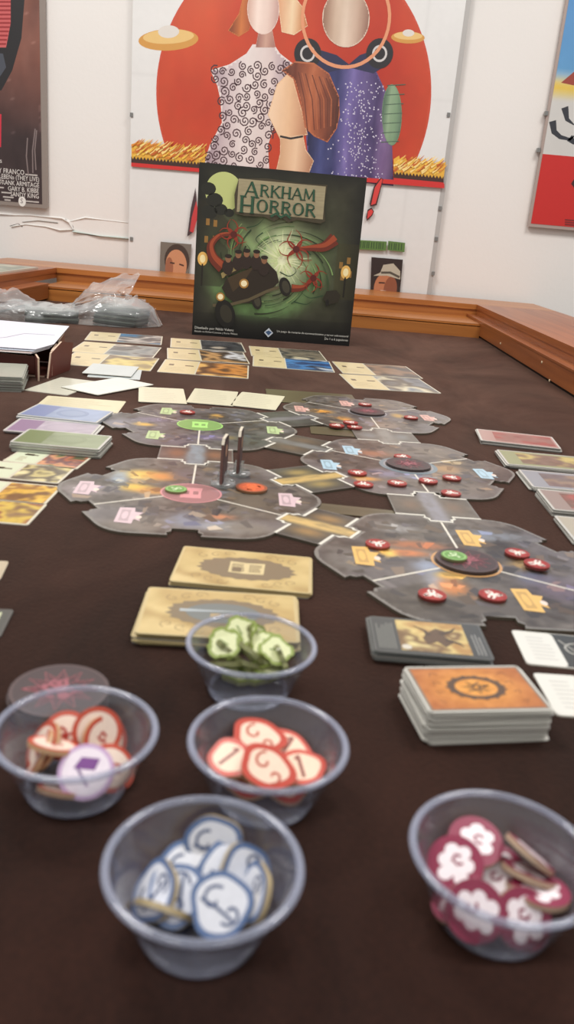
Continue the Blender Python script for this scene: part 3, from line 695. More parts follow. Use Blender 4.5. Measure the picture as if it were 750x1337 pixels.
def deck(q, ztop, n, paint, label, group=None, edge=(176, 176, 170), base=(200, 198, 190), size=None, jit=.0012, z0=0.0, cols=None):
    c, a, w_, d_ = quad(q, ztop)
    if size: w_, d_ = size
    t = (ztop - z0) / n; r_ = random.Random(int(c.x * 1e4) + 5)
    e = empty('card_deck', (c.x, c.y, z0), a, label=label, cat='card deck', group=group)
    mb = MB(); mb.prism(rrect(w_, d_), 0, t * .86, base, edge); me = mb.mesh('card'); me.materials.append(SLEEVE)
    mb = MB(); mb.prism(rrect(w_, d_), 0, t * .86, base, (140, 138, 132)); me2 = mb.mesh('card'); me2.materials.append(SLEEVE)
    for k in range(n - 1):
        link('card', me if k % 3 else me2, e, (r_.uniform(-jit, jit), r_.uniform(-jit, jit), k * t), (0, 0, r_.uniform(-.02, .02)))
    mb = MB(); mb.prism(rrect(w_, d_), 0, t * .9, base, edge); paint(mb, w_, d_, t * .9 + .00006)
    mb.build('top_card', SLEEVE, e, (0, 0, (n - 1) * t))
    return e
def half(cream, cols, split=.41):
    def f(mb, w_, d_, z):
        xs = -w_ / 2 + w_ * split
        mb.rect(-w_ / 2 + .002, -d_ / 2 + .002, xs - .001, d_ / 2 - .002, cream, z)
        mb.rect(-w_ / 2 + .010, d_ * .04, -w_ / 2 + .017, d_ * .16, (120, 104, 80), z + .00005); mb.rect(xs - .018, d_ * .06, xs - .006, d_ * .12, (104, 90, 70), z + .00005)
        lines(mb, -w_ / 2 + .008, -d_ * .36, xs - .012, -d_ * .05, 4, (176, 160, 126), z + .00005, True, .0012)
        picture(mb, xs + .001, -d_ / 2 + .002, w_ / 2 - .002, d_ / 2 - .002, cols, z)
    return f
CR = (220, 202, 156)
gsz = (.125, .112)
for q, cols, lab in (
    ([(118.3, 432.1), (214.4, 438.7), (210.7, 450.8), (109, 444.3)], [(40, 60, 90), (60, 120, 160), (86, 80, 78), (200, 190, 180), (70, 64, 62)], 'cream card with blue portrait half, back row nearest the plastic bag'),
    ([(104.3, 445.2), (208.8, 453.6), (204, 467.6), (94, 459.2)], [(104, 110, 112), (150, 150, 144), (84, 76, 70), (224, 206, 186), (96, 90, 84)], 'cream card with grey portrait half, middle row of the left group'),
    ([(91.2, 459.2), (201.4, 467.6), (198.6, 484.4), (88.4, 476)], [(150, 130, 84), (222, 200, 120), (110, 90, 66), (232, 214, 150)], 'cream card with yellow portrait half touching the loose white sheets'),
    ([(223.3, 440.6), (318.9, 447.7), (319.5, 459.5), (220.5, 453.9)], [(44, 46, 52), (70, 70, 72), (40, 40, 44), (180, 168, 150)], 'cream card with dark portrait half just in front of the game box, back of three'),
    ([(219.6, 454.3), (321.4, 459.9), (323.6, 475.7), (216.4, 468.3)], [(60, 46, 34), (196, 150, 96), (66, 52, 42), (214, 214, 216), (70, 60, 54)], 'cream card with brown and white portrait half, middle of three before the box'),
    ([(212.7, 468.6), (323.2, 476.7), (326.6, 495), (209, 485.6)], [(90, 60, 34), (206, 136, 62), (96, 60, 36), (226, 176, 100)], 'cream card with orange portrait half, front of three before the box'),
    ([(326, 452), (418, 458.5), (425, 471), (329, 464)], [(70, 66, 58), (130, 120, 100), (56, 56, 54), (200, 190, 160)], 'cream card with olive portrait half, back of two under the box corner'),
    ([(330, 464), (430, 472), (436.8, 486), (332, 478)], [(40, 66, 110), (70, 130, 190), (50, 60, 84), (210, 220, 226)], 'cream card with bright blue portrait half, front of two under the box corner'),
    ([(435, 472), (532, 478), (552, 494.8), (446, 487)], [(86, 74, 60), (140, 110, 84), (70, 66, 62), (120, 100, 84)], 'cream card with dull brown portrait half, back one of the rightmost pair'),
    ([(446, 488.8), (550, 495), (572, 512.8), (460.8, 506)], [(76, 80, 86), (120, 124, 128), (90, 84, 74), (216, 206, 176), (96, 110, 130)], 'cream card with grey portrait half, front one of the rightmost pair')):
    single('portrait_card', q, half(CR, cols), lab, 'cream and portrait cards at the back', size=(gsz[0], gsz[1] * (.95 if 'blue' in lab else 1)))
def textcard(col, n=7):
    def f(mb, w_, d_, z):
        mb.rect(-w_ / 2 + .0015, -d_ / 2 + .0015, w_ / 2 - .0015, d_ / 2 - .0015, col, z)
        lines(mb, -w_ / 2 + .006, -d_ / 2 + .008, w_ / 2 - .006, d_ / 2 - .008, n, tuple(int(v * .84) for v in col), z + .00005, True, .0011)
    return f
CW = (224, 218, 190)
for q, lab in (([(181, 505), (241, 508), (244, 527), (180, 524)], 'cream text card, leftmost of the row of three behind the map'),
               ([(256, 506.2), (312, 511), (301.7, 530.8), (243.5, 526)], 'cream text card, middle of the row of three behind the map'),
               ([(313.7, 510.7), (369.8, 517), (361.7, 535.8), (303, 529.9)], 'cream text card, rightmost of the row of three behind the map')):
    single('text_card', q, textcard(CW), lab, 'cream text cards behind the map', size=(.0545, .087), base=CW, z=.0009)
# loose pale sheets
def plain(col):
    def f(mb, w_, d_, z):
        mb.rect(-w_ / 2 + .0015, -d_ / 2 + .0015, w_ / 2 - .0015, d_ / 2 - .0015, col, z); lines(mb, -w_ / 2 + .01, -d_ * .3, w_ / 2 - .01, d_ * .3, 5, tuple(int(v * .95) for v in col), z + .00005, True, .001)
    return f
single('loose_card', [(77.7, 493), (125, 497), (94, 518), (33.7, 508.5)], plain((206, 204, 186)), 'pale cream loose card lying askew under a white one', base=(206, 204, 186))
single('loose_card', [(142.5, 491), (187.4, 499.4), (142.5, 518.6), (92, 506.8)], plain((228, 230, 220)), 'white loose card turned diagonally, topmost beside the cream row', z=.0014, base=(228, 230, 220))
single('loose_card', [(129, 481), (188, 482), (178, 497), (107, 490)], plain((196, 204, 204)), 'pale grey loose card, lower of two behind the diagonal white card', base=(200, 206, 206), z=.0003)
single('loose_card', [(122, 475), (186, 478.5), (166, 492), (107, 486)], plain((206, 212, 210)), 'pale grey loose card, upper of two behind the diagonal white card', base=(206, 212, 210), z=.0022)
# olive cards under the map
OL = (92, 84, 58)
for q, lab in (([(352, 507.5), (454, 515.5), (478, 532), (345, 524)], 'dark olive card lying behind the furthest map tile'),
               ([(406, 556), (466, 561), (472, 571), (405, 566)], 'dark olive strip in the gap among the three rear map tiles'),
               ([(398, 655), (520, 667), (528, 680), (398, 666)], 'dark olive strip in the gap behind the nearest map tile')):
    single('olive_card', q, plain(OL), lab, base=OL, edge=(70, 62, 44), z=0)
# left decks
def back(col, mid, dark, left=None):
    def f(mb, w_, d_, z):
        picture(mb, -w_ / 2 + .002, -d_ / 2 + .002, w_ / 2 - .002, d_ / 2 - .002, [tuple(v * .94 for v in col), col, tuple(min(255, v * 1.05) for v in col)], z, 16)
        if left: mb.rect(-w_ / 2 + .003, -d_ / 2 + .004, -w_ / 2 + w_ * .33, d_ / 2 - .004, left, z + .00004)
        for k in range(3): mb.ring(0, 0, .0, .001, dark, z + .00004, 6)
        mb.ell(w_ * .08, 0, w_ * .2, d_ * .3, tuple((a_ * 2 + b_) / 3 for a_, b_ in zip(col, mid)), z + .00008); mb.ell(w_ * .08, 0, w_ * .15, d_ * .2, col, z + .00012)
    return f
single('text_card', [(58.7, 517.3), (160.7, 522.6), (155.5, 541), (51, 531)], textcard((222, 212, 176)), 'cream card lying behind the pale blue deck at the left', size=(.087, .062), base=(222, 212, 176))
deck([(47, 529), (133, 536.4), (128, 551), (39.6, 540)], .0045, 4, back((150, 164, 190), (120, 134, 168), (90, 100, 140), (128, 140, 178)), 'pale blue card deck fanned at the left behind the lilac deck', edge=(168, 176, 184), size=(.081, .055), jit=.004)
deck([(26, 546.6), (124, 555), (114, 569), (16, 562)], .003, 3, back((184, 172, 184), (170, 158, 174), (120, 100, 130), (150, 124, 152)), 'lilac card deck between the blue and the green deck', edge=(180, 176, 176), size=(.080, .052), jit=.004)
deck([(38, 560.7), (139, 568.6), (130.5, 587), (19, 576)], .0085, 9, back((142, 152, 120), (126, 138, 104), (90, 104, 72), (116, 130, 84)), 'green card deck, tallest of the decks at the left', edge=(186, 190, 178), size=(.0765, .049))
def halfl(cream, cols): return half(cream, cols, .43)
for q, cols, lab, sz in (([(28, 587), (119, 594.4), (101, 613), (8, 600)], [(90, 90, 60), (190, 110, 80), (120, 84, 84), (214, 150, 110), (90, 110, 70)], 'mint text card with red painted half just in front of the green deck', (.063, .043)),
                    ([(-12, 601), (99, 611), (77, 632), (-40, 620)], [(120, 110, 80), (206, 190, 130), (104, 96, 80), (226, 212, 160)], 'mint text card with beige painted half, second in front of the green deck', (.069, .043)),
                    ([(-33, 625), (77, 634), (54, 659), (-60, 648)], [(120, 84, 40), (226, 180, 70), (150, 104, 50), (240, 206, 110)], 'mint text card with yellow painted half at the left edge', (.069, .043)),
                    ([(-60, 649), (50, 657), (29, 685), (-85, 674)], [(130, 100, 70), (210, 180, 80), (140, 80, 60), (196, 170, 90)], 'card with yellow green picture, nearest of the left edge column', (.069, .044))):
    single('asset_card', q, halfl((214, 220, 190), cols), lab, 'painted asset cards at the left', size=sz)
single('edge_card', [(-60, 731), (12, 732.5), (0, 757), (-80, 755)], plain((190, 176, 150)), 'tan card corner peeking in at the left edge', base=(190, 176, 150))
def dkcard(mb, w_, d_, z):
    mb.rect(-w_ / 2 + .002, -d_ / 2 + .002, w_ / 2 - .002, d_ / 2 - .002, (70, 72, 66), z); mb.rect(w_ / 2 - .008, -d_ / 2 + .004, w_ / 2 - .005, d_ / 2 - .004, (190, 196, 160), z + .00005)
single('edge_card', [(-60, 793), (19, 796), (0, 832), (-85, 830)], dkcard, 'dark grey card corner peeking in at the left edge', base=(76, 76, 72), edge=(80, 80, 78))
# right decks
def rdeck(frame, cols):
    def f(mb, w_, d_, z):
        mb.rect(-w_ / 2 + .002, -d_ / 2 + .002, w_ / 2 - .002, d_ / 2 - .002, frame, z)
        picture(mb, -w_ * .30, -d_ * .36, w_ / 2 - .004, d_ * .36, cols, z + .00006, 24)
    return f
deck([(619.9, 557.7), (718, 568.4), (735, 588), (633, 577)], .0045, 5, rdeck((176, 140, 132), [(120, 60, 52), (160, 84, 76), (150, 110, 100), (130, 70, 64)]), 'reddish deck, furthest back of the column at the right', 'decks along the right side', size=(.084, .056), jit=.002)
deck([(650.8, 585), (755, 595), (776, 618), (665, 608)], .0045, 5, rdeck((150, 156, 118), [(110, 90, 74), (196, 180, 110), (120, 100, 84), (150, 120, 100)]), 'deck with pale green frame, second of the column at the right', 'decks along the right side', size=(.084, .056), jit=.002)
deck([(679.6, 612), (790, 622), (815, 647), (704, 637)], .0045, 5, rdeck((146, 150, 156), [(110, 92, 90), (150, 130, 110), (104, 96, 96), (130, 120, 110)]), 'deck with blue grey frame, third of the column at the right', 'decks along the right side', size=(.084, .056), jit=.002)
deck([(709.5, 641), (820, 650), (848, 676), (737, 664)], .0055, 6, rdeck((150, 132, 124), [(150, 60, 56), (170, 90, 80), (110, 84, 70), (140, 90, 76)]), 'deck with red picture, fourth of the column at the right edge', 'decks along the right side', size=(.084, .056), jit=.001)
deck([(741, 676), (850, 686), (880, 716), (770, 706)], .004, 4, rdeck((176, 168, 150), [(150, 120, 86), (170, 150, 110), (110, 94, 80)]), 'tan cornered deck cut off by the right edge', 'decks along the right side', size=(.084, .056), jit=.001)
# tan newspaper decks
TAN = (196, 170, 112)
def tanback(icon):
    def f(mb, w_, d_, z):
        picture(mb, -w_ / 2 + .0015, -d_ / 2 + .0015, w_ / 2 - .0015, d_ / 2 - .0015, [(186, 158, 100), (202, 178, 120), (176, 148, 92), (208, 184, 128)], z, 30)
        r_ = random.Random(4); dk = (126, 110, 84)
        pts = [(w_ * .02 + w_ * (.30 + (.035 if k % 2 else 0) + r_.uniform(-.01, .01)) * math.cos(2 * PI * k / 40) * (1 + .12 * abs(math.cos(2 * PI * k / 40))), d_ * (.29 + (.02 if k % 2 else 0)) * math.sin(2 * PI * k / 40)) for k in range(40)]
        mb.flat(pts, dk, z + .00006)
        for sx in (-1, 1):
            for sy in (-1, 1):
                for k in range(3):
                    c0 = (w_ * (.02 + sx * (.16 + .09 * k)), sy * d_ * (.38 - .05 * k)); R = .0042
                    mb.stroke([(c0[0] + R * (1 - t / 9) * math.cos(t * .8 + k), c0[1] + sy * R * (1 - t / 9) * math.sin(t * .8 + k)) for t in range(9)], .0006, (150, 126, 84), z + .00006)
        if icon == 'paper':
            for sx in (-1, 1):
                mb.flat([(w_ * .02, -d_ * .15), (w_ * .02 + sx * w_ * .13, -d_ * .13), (w_ * .02 + sx * w_ * .13, d_ * .17), (w_ * .02, d_ * .15)], (214, 196, 148), z + .00011)
                lines(mb, w_ * .02 + sx * w_ * .065 - .004, -d_ * .1, w_ * .02 + sx * w_ * .065 + .004, d_ * .12, 5, (120, 104, 78), z + .00016, True, .0011)
            mb.rect(w_ * .02 - .0085, -d_ * .11, w_ * .02 - .003, d_ * .0, (120, 104, 78), z + .0002)
        else:
            mb.ell(w_ * .02, 0, w_ * .24, d_ * .21, (112, 118, 116), z + .00011)
            mb.stroke([(-w_ * .26, d_ * .02), (-w_ * .1, d_ * .03), (w_ * .12, d_ * .05)], .003, (176, 186, 190), z + .00016, True)
            for k in range(3): mb.rect(-w_ * .06 + k * .007, -d_ * .1, -w_ * .06 + k * .007 + .005, -d_ * .02, (170, 150, 112), z + .0002)
    return f
deck([(236, 711), (402, 724), (413, 780), (225, 760)], .0035, 4, tanback('paper'), 'tan deck with newspaper emblem behind the bowl of green tokens', edge=(190, 172, 124), base=(200, 180, 130), size=(.0815, .055), jit=.0012)
deck([(194.5, 764.5), (386, 779), (391, 838), (176, 828)], .007, 7, tanback('lens'), 'thicker tan deck with grey oval emblem half hidden by the bowl of green tokens', edge=(170, 156, 112), base=(200, 180, 130), size=(.081, .054), jit=.0018)
# monster deck
def monster(mb, w_, d_, z):
    mb.rect(-w_ / 2 + .001, -d_ / 2 + .001, w_ / 2 - .001, d_ / 2 - .001, (64, 66, 66), z)
    picture(mb, -w_ * .27, -d_ * .42, w_ * .33, d_ * .44, [(110, 84, 50), (176, 136, 80), (206, 184, 120), (120, 92, 60), (216, 200, 140)], z + .00006, 36)
    lines(mb, -w_ * .46, -d_ * .4, -w_ * .30, d_ * .4, 7, (120, 122, 116), z + .00006, False)
    q = [(-w_ * .02, d_ * .1), (w_ * .08, d_ * .26), (w_ * .16, d_ * .2), (w_ * .14, d_ * .05), (w_ * .20, -d_ * .12), (w_ * .12, -d_ * .26), (w_ * .06, -d_ * .12), (-w_ * .03, -d_ * .22), (-w_ * .06, -d_ * .06)]
    mb.flat(q, (92, 70, 52), z + .00012)
    for a, b in (((w_ * .1, d_ * .1), (w_ * .26, d_ * .32)), ((0, d_ * .05), (-w_ * .12, d_ * .3)), ((w_ * .14, -d_ * .05), (w_ * .28, -d_ * .2))): mb.stroke([a, ((a[0] + b[0]) / 2 + .002, (a[1] + b[1]) / 2), b], .003, (74, 58, 48), z + .00018, True)
    mb.ell(-w_ * .22, -d_ * .33, .0026, .0026, (206, 200, 186), z + .0002, 12)
    lines(mb, w_ * .37, -d_ * .40, w_ * .46, d_ * .4, 3, (150, 150, 146), z + .00006, False)
deck([(481, 803), (630, 817.5), (646, 860), (487, 850)], .0065, 6, monster, 'dark framed monster card deck behind the orange deck', edge=(120, 124, 122), base=(90, 92, 90), size=(.0595, .0385), jit=.0016)
# orange deck
def orange(mb, w_, d_, z):
    mb.rect(-w_ / 2 + .001, -d_ / 2 + .001, w_ / 2 - .001, d_ / 2 - .001, (128, 120, 108), z)
    def fn(X, Y):
        r = np.hypot(X / w_ * 1.3, Y / d_ * 1.1); n = fbm(X * 300, Y * 300, 3); k = np.clip(r * 1.6 - .1, 0, 1)[..., None]
        return np.array([226, 156, 62]) * (1 - k) + np.array([172, 98, 40]) * k + (46 * (n - .5))[..., None]
    mb.sheet(-w_ / 2 + .0022, -d_ / 2 + .0022, w_ / 2 - .0022, d_ / 2 - .0022, 40, 26, fn, z + .00006)
    dk = (84, 58, 38)
    for k in range(44):
        a, b = 2 * PI * k / 44, 2 * PI * (k + 1) / 44; ro = w_ * .235 * (1.07 if k % 3 == 0 else 1); 
        e = lambda t, r: (r * math.cos(t), r * .72 * math.sin(t)); mb.flat([e(a, w_ * .175), e(a, ro), e(b, ro), e(b, w_ * .175)], dk, z + .00012)
    q = [((w_ * .12 if k % 2 == 0 else w_ * .045) * math.cos(PI / 7 * k + .3), (w_ * .088 if k % 2 == 0 else w_ * .034) * math.sin(PI / 7 * k + .3)) for k in range(15)]
    mb.stroke(q, .0011, dk, z + .00012); mb.ring(0, 0, .0012, .0022, dk, z + .00012, 12)
    for sx in (-1, 1):
        for k in range(4): mb.stroke([(sx * w_ * (.25 + .02 * k), d_ * (.3 - .2 * k)), (sx * w_ * (.31 + .02 * k), d_ * (.34 - .2 * k)), (sx * w_ * .33, d_ * (.26 - .2 * k))], .0006, (140, 84, 38), z + .00012)
deck([(526, 871.5), (673, 868), (727.6, 927.6), (562.6, 929.5)], .0155, 22, orange, 'thick sleeved deck with orange back and star emblem', edge=(206, 206, 198), base=(206, 204, 196), jit=.0012)
# white cards at the right
def white_card(mb, w_, d_, z):
    mb.flat([(p[0] * .98, p[1] * .96) for p in rrect(w_, d_, .003)], (50, 52, 50), z)
    xs = -w_ / 2 + w_ * .40
    mb.flat([(x - (w_ / 2 - w_ * .2), y) for x, y in rrect(w_ * .40, d_ * .98, .003)], (222, 220, 212), z + .00005)
    lines(mb, -w_ / 2 + .006, -d_ * .36, xs - .002, d_ * .36, 7, (196, 194, 188), z + .0001, True, .0009)
    mb.ring(xs + .010, d_ * .05, .006, .007, (186, 184, 176), z + .0001, 20); mb.stroke([(xs + .002, d_ * .3), (xs + .012, -d_ * .2), (xs + .022, d_ * .1)], .001, (170, 168, 160), z + .0001)
single('reference_card', [(669.7, 822), (793, 834), (826, 880), (694, 868)], white_card, 'white and black card at the right edge beside the monster deck', size=(.0545, .0375), base=(210, 208, 200))
single('reference_card', [(708, 878), (830, 887), (868, 944), (734, 936)], white_card, 'white and black card at the right edge beside the orange deck', size=(.0545, .0375), base=(210, 208, 200))

# ------------------------------------------------------------------ map tiles
AP, RC = 0.0905, 0.028          # hexagon apothem, corner rounding
def hexpoly(notches=range(6)):
    pts = []; R = AP / math.cos(PI / 6)
    for k in range(6):
        a = PI / 2 + k * PI / 3        # side k faces this direction (k=0 faces +y), notch in its middle
        n_ = (math.cos(a), math.sin(a)); t_ = (-math.sin(a), math.cos(a)); hs = R / 2
        P_ = lambda s, d: (n_[0] * (AP - d) + t_[0] * s, n_[1] * (AP - d) + t_[1] * s)
        flat = hs - RC * math.tan(PI / 6)
        pts += [P_(-flat, 0)]
        pts += [P_(-.0110, 0), P_(-.0122, .0045), P_(-.0090, .0070), P_(-.0090, .0125), P_(.0090, .0125), P_(.0090, .0070), P_(.0122, .0045), P_(.0110, 0)]
        pts += [P_(flat, 0)]
        c_ = P_(flat, RC)              # arc to the next side
        for j in range(1, 5):
            b = a + (PI / 3) * j / 5; pts.append((c_[0] + RC * math.cos(b), c_[1] + RC * math.sin(b)))
    return pts
HEX = hexpoly()
def pip(poly):
    xs = np.array([p[0] for p in poly]); ys = np.array([p[1] for p in poly])
    def f(X, Y):
        ins = np.zeros(X.shape, bool); j = len(xs) - 1
        for i in range(len(xs)):
            c_ = ((ys[i] > Y) != (ys[j] > Y)) & (X < (xs[j] - xs[i]) * (Y - ys[i]) / (ys[j] - ys[i] + 1e-12) + xs[i]); ins ^= c_; j = i
        return ins
    return f
TT = 0.0021
TILEC = {'A': ((-.0965, .8141), 6.0), 'B': ((-.0743, .5909), 5.0), 'C': ((.0843, .9486), 6.0), 'D': ((.1076, .7256), 6.0), 'E': ((.1199, .4962), 3.6)}
BL = {'A': [((200, 548), .020, .012, (120, 112, 132)), ((290, 572), .03, .010, (116, 106, 138)), ((187, 554), .011, .007, (226, 176, 70)), ((283, 543), .007, .010, (196, 150, 70)), ((303, 572), .007, .007, (232, 176, 60)), ((330, 575), .03, .03, (70, 78, 72)), ((230, 575), .02, .02, (96, 92, 100)), ((155, 552), .015, .02, (128, 126, 136))],
      'B': [((185, 620), .018, .014, (234, 192, 84)), ((215, 622), .014, .012, (214, 142, 66)), ((175, 636), .014, .010, (236, 190, 70)), ((200, 641), .014, .008, (214, 150, 66)), ((155, 625), .007, .024, (150, 162, 172)), ((245, 620), .014, .018, (104, 94, 96)), ((290, 688), .022, .010, (158, 162, 172)), ((290, 675), .010, .006, (196, 130, 92)), ((240, 680), .012, .020, (126, 132, 146)), ((110, 640), .022, .016, (142, 132, 132)), ((180, 685), .026, .012, (118, 108, 98)), ((330, 655), .03, .024, (92, 84, 70)), ((320, 690), .02, .012, (120, 114, 104))],
      'C': [((420, 537), .013, .010, (220, 150, 54)), ((450, 547), .010, .012, (196, 140, 60)), ((520, 543), .008, .012, (186, 150, 84)), ((500, 555), .02, .02, (140, 124, 110)), ((520, 530), .03, .02, (116, 108, 98))],
      'D': [((485, 592), .020, .012, (150, 100, 72)), ((478, 625), .012, .006, (214, 150, 66)), ((505, 618), .020, .014, (126, 118, 138)), ((580, 612), .018, .016, (164, 128, 84)), ((590, 603), .010, .006, (190, 160, 100)), ((545, 622), .016, .010, (130, 130, 142)), ((600, 640), .02, .016, (106, 94, 84)), ((560, 590), .03, .02, (112, 100, 88))],
      'E': [((545, 712), .022, .008, (170, 98, 54)), ((530, 722), .016, .006, (214, 122, 62)), ((508, 722), .006, .008, (240, 196, 90)), ((560, 740), .010, .012, (140, 150, 170)), ((572, 762), .008, .016, (150, 156, 172)), ((587, 752), .008, .006, (236, 186, 80)), ((592, 768), .010, .014, (196, 120, 58)), ((690, 740), .012, .010, (180, 140, 70)), ((640, 700), .03, .012, (116, 122, 130)), ((700, 755), .012, .014, (104, 112, 136)), ((520, 690), .016, .01, (140, 138, 136)), ((730, 770), .02, .02, (98, 84, 96)), ((640, 790), .03, .012, (86, 78, 70)), ((450, 730), .014, .02, (108, 104, 98))]}
PLT = {'A': ((186, 208, 150), [(220, 537), (203, 568), (359, 562)]), 'B': ((216, 190, 196), [(114, 637), (168, 673), (378, 653)]),
       'C': ((220, 172, 160), [(394, 534), (453, 527), (560, 546)]), 'D': ((176, 206, 222), [(460, 588), (432, 607), (634, 619)]),
       'E': ((228, 182, 100), [(478, 726), (615, 703), (693, 784)])}
CEN = {'A': (126, 168, 92), 'B': (160, 110, 112), 'C': None, 'D': None, 'E': None}
BASE = {'A': (92, 90, 88), 'B': (112, 104, 94), 'C': (112, 104, 96), 'D': (108, 94, 82), 'E': (94, 84, 74)}
TLAB = {'A': 'hexagonal map tile with a green centre oval and green name plates', 'B': 'hexagonal map tile with a pink centre oval and yellow lit houses at the left',
        'C': 'hexagonal map tile furthest back at the right with pinkish name plates', 'D': 'hexagonal map tile with blue name plates and many red tokens', 'E': 'hexagonal map tile nearest the camera with yellow name plates'}
def tile(key):
    (cx_, cy_), ang = TILEC[key]; a = math.radians(ang); ca, sa = math.cos(a), math.sin(a)
    def loc(px, py):
        p = G(px, py, TT); x, y = p.x - cx_, p.y - cy_; return (x * ca + y * sa, -x * sa + y * ca)
    mb = MB(); mb.prism(HEX, 0, TT, (126, 122, 116), (92, 84, 72))
    base = np.array(BASE[key], float) * .78; bl = [(loc(*p), rx, ry, np.array(c, float)) for p, rx, ry, c in BL[key]]; sd = ord(key)
    def fn(X, Y):
        n = fbm(X * 45, Y * 45, sd); n2 = fbm(X * 160, Y * 160, sd + 3, 3)
        c = base + (84 * (n - .5) + 60 * (n2 - .5))[..., None]
        n3 = fbm(X * 30 + 9, Y * 30, sd + 8, 2)[..., None]; c = c + (np.array([120, 116, 122]) - c) * np.clip((n3 - .5) * 2.6, 0, .5)
        for (bx, by), rx, ry, bc in bl:
            k = np.exp(-(((X - bx) / rx) ** 2 + ((Y - by) / ry) ** 2) ** 1.4) * np.clip(.7 + 1.1 * (n2 - .2), 0, 1)
            c = c + (bc - c) * np.clip(k, 0, 1)[..., None]
        return c
    ins = pip([(p[0] * .985, p[1] * .985) for p in HEX]); W_ = .106
    mb.sheet(-W_, -W_, W_, W_, 170, 170, fn, TT + .00006, ins)
    rq = random.Random(sd); zq = TT + .00009
    for k in range(150):
        t = rq.uniform(0, 2 * PI); rr1 = AP * .93 * math.sqrt(rq.random()); x, y = rr1 * math.cos(t), rr1 * math.sin(t); l1, l2, ro = rq.uniform(.002, .009), rq.uniform(.0015, .005), rq.uniform(0, PI)
        cq, sq = math.cos(ro), math.sin(ro); q = [(x + a_ * l1 * cq - b_ * l2 * sq, y + a_ * l1 * sq + b_ * l2 * cq) for a_, b_ in ((-1, -.7), (1, -1), (.6, 1), (-.8, .6))]
        if not all(bool(ins(np.array([a_]), np.array([b_]))[0]) for a_, b_ in q): continue
        cc = fn(np.array([x]), np.array([y]))[0]; f = rq.choice([.62, .75, .85, 1.15, 1.3]); tint = rq.choice([(1, 1, 1), (1.08, 1, .88), (.94, .97, 1.1)])
        mb.flat(q, tuple(max(2, min(250, cc[i] * f * tint[i])) for i in range(3)), zq); zq += .0000002
    z = TT + .00014; wl = (226, 220, 206)
    for d in ((30, 150, 270) if key in 'ACD' else (90, 210, 330)):
        t = math.radians(d); mb.stroke([(.021 * math.cos(t), .021 * math.sin(t)), ((AP - .013) * math.cos(t), (AP - .013) * math.sin(t))], .0016, wl, z)
    pc, pls = PLT[key]
    for p in pls:
        x, y = loc(*p); rr0 = random.Random(int(p[0]))
        YS = 1.7
        mb.flat([(x + a_ * .92, y + b_ * YS) for a_, b_ in ((-.009, -.0085), (.004, -.0095), (.0045, -.004), (.0095, -.006), (.0075, .0005), (.0105, .004), (.004, .0045), (.003, .0095), (-.0085, .009))], pc, z + .00006)
        dk = tuple(int(v * .66) for v in pc)
        mb.rect(x - .0058, y - .0115, x + .0008, y + .0115, tuple(int(v * .86) for v in pc), z + .00012); mb.ell(x - .0025, y, .0022, .0080, pc, z + .00016, 14)
        mb.ell(x + .0072, y - .003, .0022, .0034, (236, 214, 200), z + .00012, 10)
    if CEN[key]:
        c = CEN[key]; mb.ell(0, 0, .0235, .0235, tuple(min(255, int(v * 1.35)) for v in c), z + .00006, 40); mb.ell(0, 0, .0222, .0222, c, z + .00012, 40)
        mb.flat([(-.008, -.0125), (.008, -.0125), (.0075, 0), (.0085, .0125), (-.0085, .0125), (-.0078, 0)], tuple(min(255, int(v * 1.38)) for v in c), z + .00018)
        for k in (-1, 1): mb.rect(k * .0035 - .002, -.004, k * .0035 + .002, .004, c, z + .00024)
    else: mb.ring(0, 0, .0215, .0232, (206, 156, 100) if key == 'E' else (150, 150, 156), z + .00006, 40)
    if key == 'D': mb.ring(0, 0, .0232, .027, (116, 132, 140), z + .00002, 40)
    return mb.build('map_tile', TILE, None, (cx_, cy_, 0), (0, 0, a), label=TLAB[key], cat='map tile', group='hexagonal map tiles')
for k in 'ABCDE': tile(k)
# street pieces that lock neighbouring tiles together
def street(k1, k2, style, lab):
    (ax, ay), aa = TILEC[k1]; (bx, by), ab = TILEC[k2]; d = math.atan2(by - ay, bx - ax); gap = math.hypot(bx - ax, by - ay) - 2 * AP; h = gap / 2 - .0006; wd = .033
    e = []
    for s in (1, -1):
        t = [(wd, h), (.0106, h), (.0117, h + .0047), (.0085, h + .0072), (.0085, h + .0117), (-.0085, h + .0117), (-.0085, h + .0072), (-.0117, h + .0047), (-.0106, h), (-wd, h)]
        e.append([(x * s, y * s) for x, y in t])
    poly = e[0] + e[1]
    mb = MB(); top, c1, c2 = style; mb.prism(poly, 0, TT, (110, 106, 100), (84, 78, 66)); ins = pip([(p[0] * .985, p[1] * .985) for p in poly]); sd = ord(k1) + ord(k2) * 3
    top, c1, c2 = (np.array(v, float) for v in style); top = top * .8
    def fn(X, Y):
        n = fbm(X * 60, Y * 60, sd); n2 = fbm(X * 200, Y * 90, sd + 2, 3)
        c = top + (50 * (n - .5) + 30 * (n2 - .5))[..., None]; kb = np.exp(-((np.abs(X) - .017) / .009) ** 2 - (Y / .014) ** 2)[..., None] * .7; c = c + (c2 - c) * kb
        k = np.exp(-((X + .004 * (n - .5)) / .0085) ** 4)[..., None] * np.clip(.6 + n2 * .6, 0, 1)[..., None]; return c + (c1 - c) * k
    mb.sheet(-wd, -h - .0120, wd, h + .0120, 56, 68, fn, TT + .00006, ins)
    for q in e: mb.stroke([(x, y) for x, y in q], .0024, (228, 224, 212), TT + .00016)
    return mb.build('street_connector', TILE, None, ((ax + bx) / 2, (ay + by) / 2, 0), (0, 0, d - PI / 2), label=lab, cat='street tile', group='street pieces joining the map tiles')
street('B', 'A', ((96, 76, 68), (134, 144, 152), (150, 96, 60)), 'street piece with grey road behind the pink oval tile and two standees')
street('A', 'C', ((72, 74, 70), (120, 120, 124), (90, 96, 90)), 'dark grey street piece between the green oval tile and the furthest tile')
